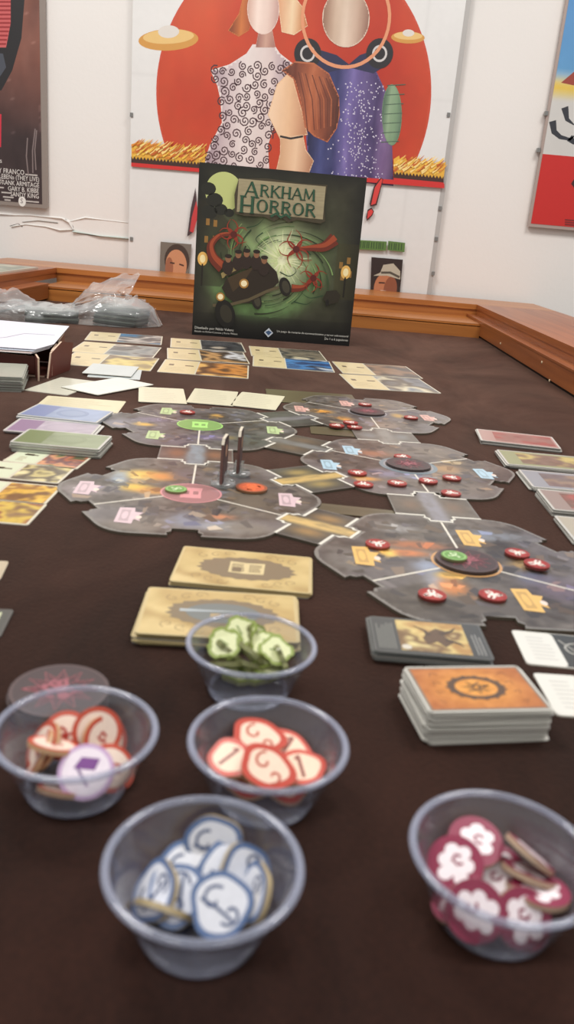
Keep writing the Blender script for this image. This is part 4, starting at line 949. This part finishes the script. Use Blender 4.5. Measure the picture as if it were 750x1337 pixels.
street('A', 'D', ((100, 94, 82), (120, 122, 120), (116, 96, 72)), 'olive grey street piece from the green oval tile to the blue plated tile')
street('D', 'C', ((124, 118, 108), (140, 138, 132), (130, 136, 138)), 'pale grey street piece just behind the blue plated tile')
street('B', 'D', ((74, 78, 70), (206, 174, 104), (200, 170, 90)), 'street piece with yellow road from the pink oval tile to the blue plated tile')
street('B', 'E', ((72, 74, 68), (210, 178, 112), (196, 150, 84)), 'street piece with yellow road leading to the nearest map tile')
street('E', 'D', ((104, 96, 84), (134, 132, 140), (124, 96, 72)), 'street piece with lilac road between the blue plated and the nearest tile')

# ------------------------------------------------------------------ tokens
def outline(r, kind):
    n = 32; p = []
    for k in range(n):
        t = 2 * PI * k / n
        if kind == 'round': q = r
        elif kind == 'lobed': q = r * (1 + .05 * math.sin(3 * t + .6) + .03 * math.sin(5 * t))
        elif kind == 'clue':
            q = r * (1.0 if k % 8 < 4 else .84) * (1 + .04 * math.sin(2 * t))
        p.append((q * math.cos(t), q * math.sin(t)))
    return p
def splat(mb, R, col, z, n=7, seed=0):
    r_ = random.Random(seed)
    for k in range(n):
        a = 2 * PI * k / n + r_.uniform(-.2, .2); b = a + r_.choice([-.7, .7])
        mb.stroke([(0, 0), (R * .6 * math.cos(a), R * .6 * math.sin(a)), (R * math.cos((a + b) / 2), R * math.sin((a + b) / 2)), (R * .8 * math.cos(b), R * .8 * math.sin(b))], R * .30, col, z)
    mb.ell(0, 0, R * .34, R * .34, col, z + .00003, 12)
def spiral(R, k, n=12, turns=5.0): return [(R * (1 - t / n * .8) * math.cos(k + turns * t / n), R * (1 - t / n * .8) * math.sin(k + turns * t / n)) for t in range(n + 1)]
def token_mesh(kind):
    mb = MB(); t = .0018
    if kind == 'doom':
        mb.prism(outline(.0083, 'round'), 0, t, (168, 52, 44), (120, 44, 36)); mb.ring(0, 0, .0062, .0078, (146, 38, 34), t + .00005); splat(mb, .0055, (238, 224, 214), t + .0001, 6, 3)
    elif kind == 'clue_map':
        mb.prism(outline(.0085, 'round'), 0, t, (104, 152, 76), (120, 120, 80)); mb.ring(0, 0, .0066, .0076, (150, 192, 120), t + .00005); splat(mb, .0045, (200, 220, 176), t + .0001, 4, 8)
    elif kind == 'fire':
        mb.prism(outline(.0125, 'round'), 0, t, (150, 82, 50), (132, 92, 60)); mb.ell(0, 0, .0103, .0103, (206, 92, 50), t + .00005); splat(mb, .0075, (232, 108, 56), t + .0001, 8, 5)
    elif kind == 'anomaly':
        mb.prism(outline(.0205, 'round'), 0, .0020, (66, 52, 54), (60, 48, 46))
        mb.ring(0, 0, .0190, .0200, (88, 70, 70), .00205, 40)
        for R, cc, w_ in ((.0155, (156, 84, 92), .0009), (.0115, (134, 70, 82), .0008)):
            q = []
            for k in range(25): q.append((R * (1 if k % 2 == 0 else .55) * math.cos(PI * k / 12), R * (1 if k % 2 == 0 else .55) * math.sin(PI * k / 12)))
            mb.stroke(q, w_, cc, .00210 if R > .012 else .00215)
        splat(mb, .0075, (150, 84, 94), .0022, 8, 2)
    elif kind == 'sanity':
        mb.prism(outline(.0090, 'lobed'), 0, t, (84, 110, 154), (176, 158, 120), (84, 110, 154))
        for z, f in ((t + .00005, 1), (-.00005, 1)):
            mb.flat([(x * .82, y * .82) for x, y in outline(.0090, 'lobed')][::1 if z > 0 else -1], (228, 230, 238), z)
        mb.stroke([(x - .0022, y + .001) for x, y in spiral(.004, 1)], .0009, (66, 84, 124), t + .0001); mb.stroke([(x + .003, y - .002) for x, y in spiral(.0035, 4)], .0009, (66, 84, 124), t + .0001); mb.stroke([(-.006, .001), (-.001, -.001), (.004, -.004)], .0009, (66, 84, 124), t + .00013)
    elif kind == 'damage':
        o_ = [(x * 1.15, y * .90) for x, y in outline(.0092, 'lobed')]
        mb.prism(o_, 0, t, (188, 58, 36), (190, 150, 110), (188, 58, 36)); mb.flat([(x * .74, y * .74) for x, y in o_], (238, 208, 186), t + .00005)
        mb.stroke([(x - .002, y + .001) for x, y in spiral(.004, 2)], .0010, (176, 66, 44), t + .0001); mb.stroke([(x + .004, y - .002) for x, y in spiral(.003, 5)], .0010, (176, 66, 44), t + .0001)
    elif kind == 'damage_one':
        o_ = [(x * 1.05, y * .90) for x, y in outline(.0086, 'lobed')]
        mb.prism(o_, 0, t, (196, 60, 36), (190, 150, 110), (188, 58, 36)); mb.flat([(x * .76, y * .76) for x, y in o_], (240, 206, 180), t + .00005)
        mb.stroke([(-.001, .0048), (0, -.0048)], .0014, (130, 50, 36), t + .0001); mb.stroke([(-.0024, .003), (-.001, .0048)], .0010, (130, 50, 36), t + .00013)
    elif kind == 'wound':
        mb.prism(outline(.0092, 'round'), 0, t, (196, 74, 48), (196, 156, 116), (206, 170, 132)); mb.ell(0, 0, .0074, .0074, (240, 218, 202), t + .00005)
        splat(mb, .0036, (176, 46, 34), t + .0001, 4, 6)
    elif kind == 'lilac':
        mb.prism(outline(.0098, 'round'), 0, t, (200, 166, 204), (206, 176, 160)); mb.ell(0, 0, .0084, .0084, (240, 228, 238), t + .00005)
        mb.flat([(-.0045, .001), (.003, .0005), (.0045, .0045), (-.002, .005)], (122, 62, 140), t + .0001); mb.stroke([(-.003, .001), (.001, -.005)], .0009, (122, 92, 140), t + .00013)
    elif kind == 'clue':
        mb.prism(outline(.0085, 'clue'), 0, .0022, (134, 150, 66), (122, 124, 76), (134, 150, 66)); mb.flat([(x * .8, y * .8) for x, y in outline(.0085, 'clue')], (212, 216, 168), .00225)
        mb.flat([(x * .8, y * .8) for x, y in outline(.0085, 'clue')][::-1], (212, 216, 168), -.00005); mb.stroke([(-.001, .003), (.001, -.002)], .0008, (110, 130, 60), .0023)
    elif kind == 'doom_bowl':
        mb.prism(outline(.0089, 'round'), 0, t, (136, 30, 66), (178, 152, 128), (160, 130, 112))
        for k in range(6): mb.ell((.0040 + .0008 * math.sin(k * 2.4)) * math.cos(k * PI / 3 + .3), (.0042 + .0009 * math.cos(k * 1.7)) * math.sin(k * PI / 3 + .3), .0024 + .0005 * math.sin(k * 3.1), .0022, (244, 232, 236), t + .00005 + k * .00001, 12)
        mb.ell(0, 0, .0042, .0042, (244, 232, 236), t + .00013, 14); mb.stroke([(.0025, .001), (.0012, .0022), (-.0004, .0012), (.0004, -.0008), (.002, -.0012)], .0010, (136, 30, 66), t + .00018)
    me = mb.mesh('token_' + kind); me.materials.append(TOKEN); return me
TM = {}
def token(kind, name, loc, label, group, nrm=None, spin=0.0, cat='token'):
    if kind not in TM: TM[kind] = token_mesh(kind)
    o_ = link(name, TM[kind], None, loc, (0, 0, spin), label=label, cat=cat, group=group)
    if nrm is not None:
        az, ti = math.radians(nrm[0]), math.radians(nrm[1]); n = Vector((math.sin(ti) * math.cos(az), math.sin(ti) * math.sin(az), math.cos(ti)))
        q = Vector((0, 0, 1)).rotation_difference(n) @ Euler((0, 0, spin)).to_quaternion(); o_.rotation_euler = q.to_euler()
    return o_
def on_map(kind, name, px, py, label, group, z=TT + .0003, spin=0.0):
    p = G(px, py, z + .0018); return token(kind, name, (p.x, p.y, z), label, group, None, spin)
RG = 'red tokens with white marks on the map'
for i, (px, py, lab, up) in enumerate((
    (245, 537.5, 'red token beside a green name plate on the green oval tile', 0),
    (477, 527.5, 'red token behind the dark disc on the furthest tile', 0), (440, 555, 'red token, left one of the cluster on the furthest tile', 0),
    (463.5, 557, 'red token, front right of the cluster on the furthest tile', 0), (458, 551, 'red token lying on top of the cluster on the furthest tile', 1),
    (537, 544.5, 'red token at the right of the dark disc on the furthest tile', 0), (467, 616.5, 'red token left of the yellow street end, upper of two on the blue plated tile', 0),
    (475, 631.5, 'red token left of the yellow street end, lower of two on the blue plated tile', 0), (519, 630, 'red token just in front of the dark disc on the blue plated tile', 0),
    (526, 595.5, 'red token touching the back of the dark disc on the blue plated tile', 0), (559.5, 627, 'red token right of the white dividing line on the blue plated tile', 0),
    (590.5, 623, 'red token nearest the blue plate at the right of the blue plated tile', 0), (589.5, 643, 'red token at the front right of the blue plated tile', 0),
    (493.7, 709.5, 'red token above the yellow plate at the left of the nearest tile', 0), (565, 775.5, 'red token at the front left of the nearest tile', 0),
    (676, 721.5, 'red token, rear one of the touching pair on the nearest tile', 0), (701.5, 735.5, 'red token, front one of the touching pair on the nearest tile', 1),
    (644, 776.5, 'red token in front of the dark star disc on the nearest tile', 0))):
    on_map('doom', 'doom_token', px, py, lab, RG, TT + .0003 + up * .0020, i * .9)
on_map('fire', 'fire_token', 328.8, 636, 'round token with orange red face beside the two standees', None)
on_map('clue_map', 'clue_token', 230, 638, 'green token resting on the pink centre oval', 'green tokens on the map')
for key, lab in (('C', 'dark disc with pink marks on the furthest map tile'), ('D', 'dark disc with pink marks on the blue plated map tile'), ('E', 'dark disc with pink star and a green token on it')):
    (x, y), a = TILEC[key]; token('anomaly', 'anomaly_disc', (x, y, TT + .0003), lab, 'dark discs with pink star marks', None, .3 * ord(key))
on_map('clue_map', 'clue_token', 593.6, 725, 'green token lying on the dark star disc', 'green tokens on the map', TT + .0026, 1.0)
p = G(77, 901, .0085)
for k, lab in enumerate(('grey disc with pink star, bottom of the stack behind the left bowl', 'grey disc with pink star, second from bottom of the stack behind the left bowl', 'grey disc with pink star, third from bottom of the stack behind the left bowl', 'grey disc with pink star on top of the stack behind the left bowl')):
    token('anomaly', 'anomaly_disc', (p.x + .0004 * math.sin(k * 2.3), p.y + .0004 * math.cos(k * 1.7), .0001 + k * .00225), lab, 'dark discs with pink star marks', None, 1.1 * k)

# ------------------------------------------------------------------ two standees
def standee(px, py, lab, rz, hgt):
    p = G(px, py, TT); e = empty('standee', (p.x, p.y, TT + .0003), rz, label=lab, cat='game figure', group='cardboard figures in clear stands')
    mb = MB(); q = [(-.0115, .004), (.0115, .004), (.0125, hgt * .5), (.0115, hgt * .93), (.007, hgt), (-.008, hgt), (-.0115, hgt * .9), (-.0125, hgt * .5)]
    mb.prism(q, -.0011, .0011, (58, 44, 46), (112, 84, 78), (66, 52, 50)); mb.flat([(x * .82, .004 + (y - .004) * .9) for x, y in q], (84, 66, 66), .0012)
    mb.ell(0, hgt * .72, .0042, .005, (176, 140, 116), .0014)
    mb.prism([(-.0082, hgt - .0002), (.0072, hgt - .0002), (.0072, hgt + .0003), (-.0082, hgt + .0003)], -.0011, .0011, (206, 196, 178), (206, 196, 178)); mb.prism([(-.0121, hgt * .9), (-.0115, hgt * .9), (-.0080, hgt), (-.0084, hgt + .0003)], -.0011, .0011, (206, 196, 178), (206, 196, 178)); mb.build('figure_card', CARDBOARD, e, (0, 0, 0), (PI / 2, 0, PI / 2))
    mb = MB(); mb.lathe([(0, 0), (.0098, 0), (.0100, .001), (.0096, .0032), (0, .0034)], (210, 215, 215), 36); mb.build('stand_base', BASEMAT, e)
    for sx in (-1, 1):
        mb = MB(); mb.box((sx * .0026 - .0011, -.007, .0034), (sx * .0026 + .0011, .007, .0105), (210, 215, 215)); mb.build('stand_clip', BASEMAT, e)
standee(291, 634, 'thin cardboard figure in clear stand, nearer one of two on the pink oval tile', -.06, .040)
standee(311.5, 620, 'thin cardboard figure in clear stand, further one behind the orange red token', -.02, .039)

# ------------------------------------------------------------------ bowls of tokens
RR, RB, HR = 0.0291, 0.0182, 0.0249
bw = MB(); bw.lathe([(0, .0), (RB - .0006, .0), (RB, .0008), (RR - .0012, HR - .0008)], (200, 200, 200), 72); bw.lathe([(RR - .0018, HR - .0008), (RB - .0006, .0022), (RB - .0026, .0012), (0, .0011)], (200, 200, 200), 72)
bw_me = bw.mesh('bowl_wall'); bw_me.materials.append(BOWLWALL)
br = MB(); br.lathe([(RR - .0012 + .0013 * math.cos(t), HR - .0009 + .0011 * math.sin(t)) for t in [2 * PI * k / 12 for k in range(13)]], (200, 200, 200), 72); br_me = br.mesh('rim'); br_me.materials.append(BOWLRIM)
bf = MB(); bf.lathe([(RB - .0012 + .0012 * math.cos(t), .0012 + .0012 * math.sin(t)) for t in [2 * PI * k / 8 for k in range(9)]], (200, 200, 200), 72); bf_me = bf.mesh('foot_ring'); bf_me.materials.append(BOWLRIM)
def bowl(x, y, lab):
    e = empty('plastic_bowl', (x, y, .0002), label=lab, cat='bowl', group='clear plastic bowls')
    link('bowl_wall', bw_me, e); link('rim', br_me, e); link('foot_ring', bf_me, e); return e
BWL = {'blue': (-.0150, .1879), 'red': (.0006, .2497), 'left': (-.0680, .2462), 'green': (-.0105, .3213), 'purple': (.0753, .2030)}
bowl(*BWL['blue'], 'clear plastic bowl of blue and white tokens in front'); bowl(*BWL['red'], 'clear plastic bowl of red and white tokens in the middle')
bowl(*BWL['left'], 'clear plastic bowl at the left holding mixed round wound tokens'); bowl(*BWL['green'], 'clear plastic bowl of green tokens, furthest from the camera'); bowl(*BWL['purple'], 'clear plastic bowl of purple tokens at the right')
def fill(key, items, name, noun, group):
    bx, by = BWL[key]
    for i, (kind, px, py, z, az, ti, sp, lab) in enumerate(items):
        p = G(px, py, z); rad = .0098 * (1 - .35 * math.sin(math.radians(ti)) ** 2); lim = RB + (RR - RB) * (z / HR) - .0012
        dx, dy = p.x - bx, p.y - by; r = math.hypot(dx, dy); mx_ = max(.002, lim - rad * .93)
        if r > mx_: dx, dy = dx * mx_ / r, dy * mx_ / r
        token(kind, name, (bx + dx, by + dy, z), lab, group, (az, ti), sp)
S = 'sanity'
fill('blue', [
    (S, 262, 1150, .0032, -90, 6, 0, 'blue and white token lying flat at the bottom of the front bowl'), (S, 318, 1165, .0052, -40, 10, 1, 'blue token at the bottom right of the front bowl under the large one'),
    (S, 232, 1169, .0090, -105, 38, 2, 'blue and white token just left of the large front one'), (S, 244, 1131, .0100, -95, 34, .4, 'blue and white token behind the left ones in the front bowl'),
    (S, 296, 1140, .0112, -85, 40, 1.5, 'blue and white token just behind the large front one'), (S, 326, 1137, .0118, -50, 58, 2, 'blue token seen half from its edge at the back right of the heap'),
    (S, 288, 1181, .0130, -82, 44, 0, 'largest looking blue and white token with curl facing the camera'), (S, 280, 1100, .0160, -95, 62, .2, 'shaded blue token leaning against the back of the front bowl'),
    (S, 353, 1169, .0120, -165, 62, .9, 'blue and white token leaning against the right wall of the front bowl'), (S, 212, 1193, .0075, 75, 52, 0, 'token seen edge on with tan rim at the left of the front bowl'),
    (S, 197, 1163, .0090, -150, 52, 1, 'small looking blue token behind the edge on tan one')], 'sanity_token', '', 'blue tokens in the front bowl')
D, D1 = 'damage', 'damage_one'
fill('red', [
    (D, 330, 1020, .0040, -80, 12, .5, 'red token at the bottom of the middle bowl seen through its front'), (D, 372, 1022, .0045, -100, 14, 2.2, 'red token low at the bottom right seen through the front of the middle bowl'),
    (D1, 316, 985, .0060, -90, 10, 1, 'red token buried in the centre of the middle bowl'), (D1, 374, 986, .0085, -80, 22, 2.4, 'red and white token under the large ones in the middle bowl'),
    (D1, 336, 943, .0110, -90, 10, .2, 'red token furthest back in the middle bowl'), (D1, 289, 961, .0110, -130, 20, 2.6, 'narrow looking red token at the left back of the middle bowl'),
    (D, 336, 960, .0150, -85, 14, -.35, 'large red and white token with curls at the back of the heap'), (D1, 390, 967, .0130, -60, 16, -.5, 'red and white token marked with a stroke at the right back'),
    (D1, 292, 991, .0125, -110, 18, -.9, 'red and white token marked with a stroke at the left front'), (D, 349, 1004, .0145, -80, 24, -.5, 'large red and white token with curls at the front of the middle bowl'),
    (D1, 407, 1004, .0115, -70, 16, .2, 'red and white token at the right wall of the middle bowl')], 'damage_token', '', 'red tokens in the middle bowl')
W = 'wound'
fill('left', [
    (W, 82, 1036, .0040, 80, 30, 0, 'tan edged token at the bottom of the left bowl seen through its front'), (W, 150, 1004, .0060, -40, 40, 1, 'orange edged token behind the lilac one in the left bowl'),
    (W, 84, 952, .0120, -90, 48, .3, 'red and white token at the back centre of the left bowl'), (W, 27, 975, .0095, -170, 62, 0, 'tan edged token pressed to the left wall of the left bowl'),
    (W, 44, 968, .0110, -150, 55, 1.2, 'red and white token second from the left wall in the left bowl'), (W, 150, 956, .0110, -40, 60, .7, 'tan edged token behind the brightest red and white one'),
    (W, 127, 955, .0140, -75, 58, 0, 'bright white token with red mark facing the camera in the left bowl'), (W, 69, 977, .0150, 70, 24, 0, 'plain tan token tilted away in the left bowl'),
    ('lilac', 113, 1009, .0120, -85, 40, .1, 'white token with lilac edge and purple flag mark in the left bowl')], 'wound_token', '', 'round tokens in the left bowl')
C_ = 'clue'
fill('green', [
    (C_, 300, 868, .0030, -90, 5, 0, 'green token lying flat at the bottom of the far bowl'), (C_, 345, 870, .0035, -60, 8, 1, 'green token low at the bottom right of the far bowl'),
    (C_, 281, 864, .0080, 100, 30, .5, 'green token low at the left front of the far bowl'), (C_, 324, 871, .0075, 70, 34, .2, 'green token low at the front centre of the far bowl'),
    (C_, 366, 865, .0080, -60, 14, .4, 'green token low at the right front of the far bowl'), (C_, 352, 856, .0110, -80, 14, .9, 'pale green token under the right pair in the far bowl'),
    (C_, 289, 849, .0120, 40, 48, .3, 'green token leaning steeply at the left centre of the far bowl'), (C_, 327, 858, .0130, 40, 52, 1.2, 'green token leaning steeply in the centre of the far bowl'),
    (C_, 397, 858, .0110, 20, 70, .1, 'thin looking green token standing at the right wall of the far bowl'), (C_, 252, 822, .0165, -100, 30, .6, 'pale green star shaped token at the far left of its bowl'),
    (C_, 274, 831, .0165, -95, 36, 1.8, 'pale green star shaped token second from the left'), (C_, 310, 822, .0200, -90, 34, .2, 'pale green star shaped token highest on the heap'),
    (C_, 335, 829, .0165, -20, 62, 1.0, 'dark edged green token right of the highest one'), (C_, 352, 841, .0155, -85, 22, .3, 'pale green token at the right centre with a dark stroke'),
    (C_, 379, 845, .0150, -75, 24, 1.4, 'pale green token at the right end of the heap')], 'clue_token', '', 'green tokens in the far bowl')
K_ = 'doom_bowl'
fill('purple', [
    (K_, 648, 1160, .0030, -90, 5, 0, 'purple token lying flat at the bottom of the right bowl'), (K_, 596, 1178, .0075, 190, 30, 0, 'purple token at the lower left wall of the right bowl'),
    (K_, 651, 1124, .0080, -60, 14, .5, 'purple token under the upper left one in the right bowl'), (K_, 648, 1153, .0080, -120, 20, 1, 'shaded purple token in the centre of the right bowl'),
    (K_, 708, 1168, .0085, 60, 20, .6, 'purple token with tan edge low at the right of its bowl'), (K_, 730, 1170, .0115, 80, 8, 0, 'purple token with tan edge at the right wall of its bowl'),
    (K_, 690, 1144, .0115, 60, 28, .3, 'tan edged purple token tilted away in the middle of the right bowl'), (K_, 590, 1127, .0120, -110, 30, .4, 'purple token with white blossom at the left wall of the right bowl'),
    (K_, 617, 1097, .0150, -95, 18, 0, 'purple token with white blossom at the back of the right bowl'), (K_, 690, 1118, .0160, 30, 40, .8, 'tan edged purple token leaning to the right at the back of its bowl'),
    (K_, 681, 1199, .0085, -80, 48, 1.1, 'pale purple token seen through the front right of its bowl'), (K_, 620, 1189, .0105, -100, 48, 1.9, 'large looking purple token with white blossom at the front left')], 'doom_token', '', 'purple tokens in the right bowl')

# ------------------------------------------------------------------ left back: tray of sheets, grey deck, plastic bag, sheet on the rail
tx, ty = -0.395, 1.04
tray = empty('card_tray', (tx, ty, 0), 0.06, label='dark red cardboard tray with folded flaps holding white sheets at the left edge', cat='tray')
BRN, BRE = (96, 44, 34), (206, 180, 158)
def panel(name, pts, th, rot, loc, top=BRN, side=BRE):
    mb = MB(); mb.prism(pts, -th / 2, th / 2, top, side, top); return mb.build(name, CARDBOARD, tray, loc, rot)
panel('tray_base', [(-.10, -.045), (.078, -.045), (.078, .055), (-.10, .055)], .002, (0, 0, 0), (0, 0, .0012))
panel('tray_wall', [(-.10, 0), (.070, 0), (.068, .022), (-.10, .026)], .002, (PI / 2, 0, 0), (0, -.042, .003))
panel('tray_wall', [(-.10, 0), (.076, 0), (.076, .036), (-.10, .038)], .002, (PI / 2, 0, 0), (0, .052, .003))
panel('tray_flap', [(-.045, .0), (.048, .0), (.050, .040), (.012, .036), (.008, .024), (-.002, .024), (-.006, .034), (-.042, .030)], .0022, (PI / 2, 0, PI / 2 + .06), (.083, .004, .0025))
panel('tray_flap', [(-.040, .0), (.030, .0), (.042, .034), (.004, .040), (-.030, .030)], .0022, (PI / 2, .0, PI / 2 - .16), (.090, -.012, .0005))
panel('tray_flap', [(-.018, .0), (.020, .0), (.016, .028), (-.020, .028)], .0022, (PI / 2, .0, PI / 2 + .35), (.072, -.056, .0005))
def sheet_obj(col, k, lab):
    mb = MB(); q = [(-.10, -.062), (.062, -.058), (.078, -.030), (.078, .058), (-.10, .062)]
    mb.prism([(x + .002 * k, y + .003 * k) for x, y in q], 0, .0009, col, (186, 184, 190)); mb.stroke([(-.08, -.022), (.0, -.026), (.020, -.010), (.036, .012), (.074, .016)], .0016, (150, 150, 164), .00096)
    return mb.build('paper_sheet', SLEEVE, None, (tx + .002, ty + .004, .0375 + .0017 * k), (.14, 0, .06), label=lab, cat='sheet', group='sheets in the cardboard tray')
for k, (col, lab) in enumerate((((226, 206, 200), 'pinkish white sheet, lowest in the cardboard tray'), ((206, 214, 228), 'pale blue sheet, second in the cardboard tray'), ((222, 224, 234), 'white sheet with curved line, topmost in the cardboard tray'))): sheet_obj(col, k, lab)
deck([(-20, 472), (46, 474), (14, 494), (-60, 490)], .017, 12, plain((178, 178, 164)), 'grey green card deck in front of the cardboard tray at the left edge', edge=(150, 154, 146), base=(180, 180, 168), size=(.062, .088), jit=.0015)
c, a, w_, d_ = quad([(-60, 338), (64, 349.5), (10, 361), (-110, 352)], ZT + .001)
mb = MB(); mb.prism([(-.09, -.16), (.08, -.17), (.088, .13), (-.09, .14)], 0, .004, (176, 178, 160), (206, 200, 186))
picture(mb, -.08, -.15, .075, .12, [(150, 160, 140), (190, 190, 168), (130, 140, 124), (206, 204, 186)], .0041, 30, 5)
mb.build('rules_sheet', SLEEVE, None, (-.715, 1.84, ZT + .0003), (0, 0, .03), label='pale green printed board lying on the left wooden rail', cat='board')
# plastic bag with two wrapped stacks
def stack_block(x, y, rz, tilt, n, w_, d_, lab):
    e = empty('wrapped_stack', (x, y, .002), rz, label=lab, cat='card stack', group='card stacks inside the plastic bag')
    for k in range(n):
        mb = MB(); mb.prism(rrect(w_, d_, .003), 0, .0036, (84, 92, 88) if k % 2 else (104, 112, 106), (112, 120, 114) if k % 2 else (66, 72, 70)); mb.build('card', SLEEVE, e, (.001 * math.sin(k * 2.1), tilt * k * .004, k * .0040))
stack_block(-.350, 1.585, -.25, .5, 8, .088, .060, 'grey green card stack in the right half of the plastic bag')
stack_block(-.470, 1.545, .30, .4, 5, .095, .060, 'dark card stack in the left half of the plastic bag')
bag = empty('plastic_bag', (-.42, 1.57, 0), label='crumpled clear plastic bag wrapped round card stacks near the back rail', cat='bag')
def crumple(u, v, s): return (abs(vnoise(u * 5, v * 5, s) - .5) * 2 + .5 * abs(vnoise(u * 11, v * 11, s + 4) - .5) * 2)
def bag_body():
    mb = MB(); nu, nv = 64, 40; vs = []; fs = []
    for i in range(nu + 1):
        u = i / nu; x = -.175 + .32 * u
        prof = np.interp(u, [0, .06, .2, .38, .5, .58, .7, .85, .95, 1], [.004, .020, .030, .028, .024, .034, .043, .042, .03, .003])
        hw = np.interp(u, [0, .1, .3, .5, .7, .9, 1], [.012, .045, .055, .045, .055, .052, .012]); yc = np.interp(u, [0, .35, .7, 1], [-.04, -.022, .012, .03])
        for j in range(nv):
            v = j / nv; a_ = 2 * PI * v; cr = float(crumple(u * 2.4, v * 1.6, 3))
            r_ = 1 + .22 * (cr - .45)
            cy_ = math.cos(a_); sy_ = math.sin(a_)
            vs.append((x + .006 * (float(vnoise(u * 9, v * 9, 8)) - .5), yc + hw * cy_ * r_, max(.0006, prof * .5 + prof * .62 * sy_ * r_) if sy_ > -.2 else .0008))
    for i in range(nu):
        for j in range(nv): fs.append([i * nv + j, i * nv + (j + 1) % nv, (i + 1) * nv + (j + 1) % nv, (i + 1) * nv + j])
    mb.add(vs, fs, (1, 1, 1), True); return mb.build('bag_body', BAGMAT, bag)
bag_body()
def film(name, edge_lo, edge_hi, bulge, seed, n=26, m=18):
    """crumpled film between two polylines of world points"""
    mb = MB(); vs = []; fs = []
    def at(pl_, t):
        k = t * (len(pl_) - 1); i = min(int(k), len(pl_) - 2); return Vector(pl_[i]).lerp(Vector(pl_[i + 1]), k - i)
    for i in range(n + 1):
        for j in range(m + 1):
            u, v = i / n, j / m; p_ = at(edge_lo, u).lerp(at(edge_hi, u), v); c_ = float(crumple(u * 1.3, v * 1.1, seed)) - .5
            p_ = p_ + Vector((.004 * c_, -bulge * math.sin(PI * v) + .022 * c_ * math.sin(PI * min(1, v + .15)), .010 * c_ * v)); p_.z = max(.001, p_.z); vs.append(p_ - Vector(bag.location))
    for i in range(n):
        for j in range(m): a_ = i * (m + 1) + j; fs.append([a_, a_ + 1, a_ + m + 2, a_ + m + 1])
    mb.add(vs, fs, (1, 1, 1), True); mb.build(name, BAGMAT, bag)
def RY(px, py, y): return WP(px, py, y)
film('bag_flap', [RY(92, 402, 1.60), RY(120, 408, 1.58), RY(150, 404, 1.58), RY(166, 396, 1.60)], [RY(98, 392, 1.63), RY(120, 370, 1.65), RY(150, 361, 1.66), RY(184, 357, 1.67)], .012, 3)
film('bag_flap', [RY(150, 412, 1.64), RY(165, 418, 1.62), RY(178, 416, 1.64)], [RY(166, 384, 1.72), RY(186, 390, 1.75), RY(204, 403, 1.80)], .006, 7)
film('bag_flap', [RY(-8, 402, 1.50), RY(30, 420, 1.52), RY(60, 418, 1.54), RY(100, 408, 1.57)], [RY(-8, 372, 1.52), RY(14, 378, 1.55), RY(56, 396, 1.58), RY(98, 394, 1.62)], .012, 5)
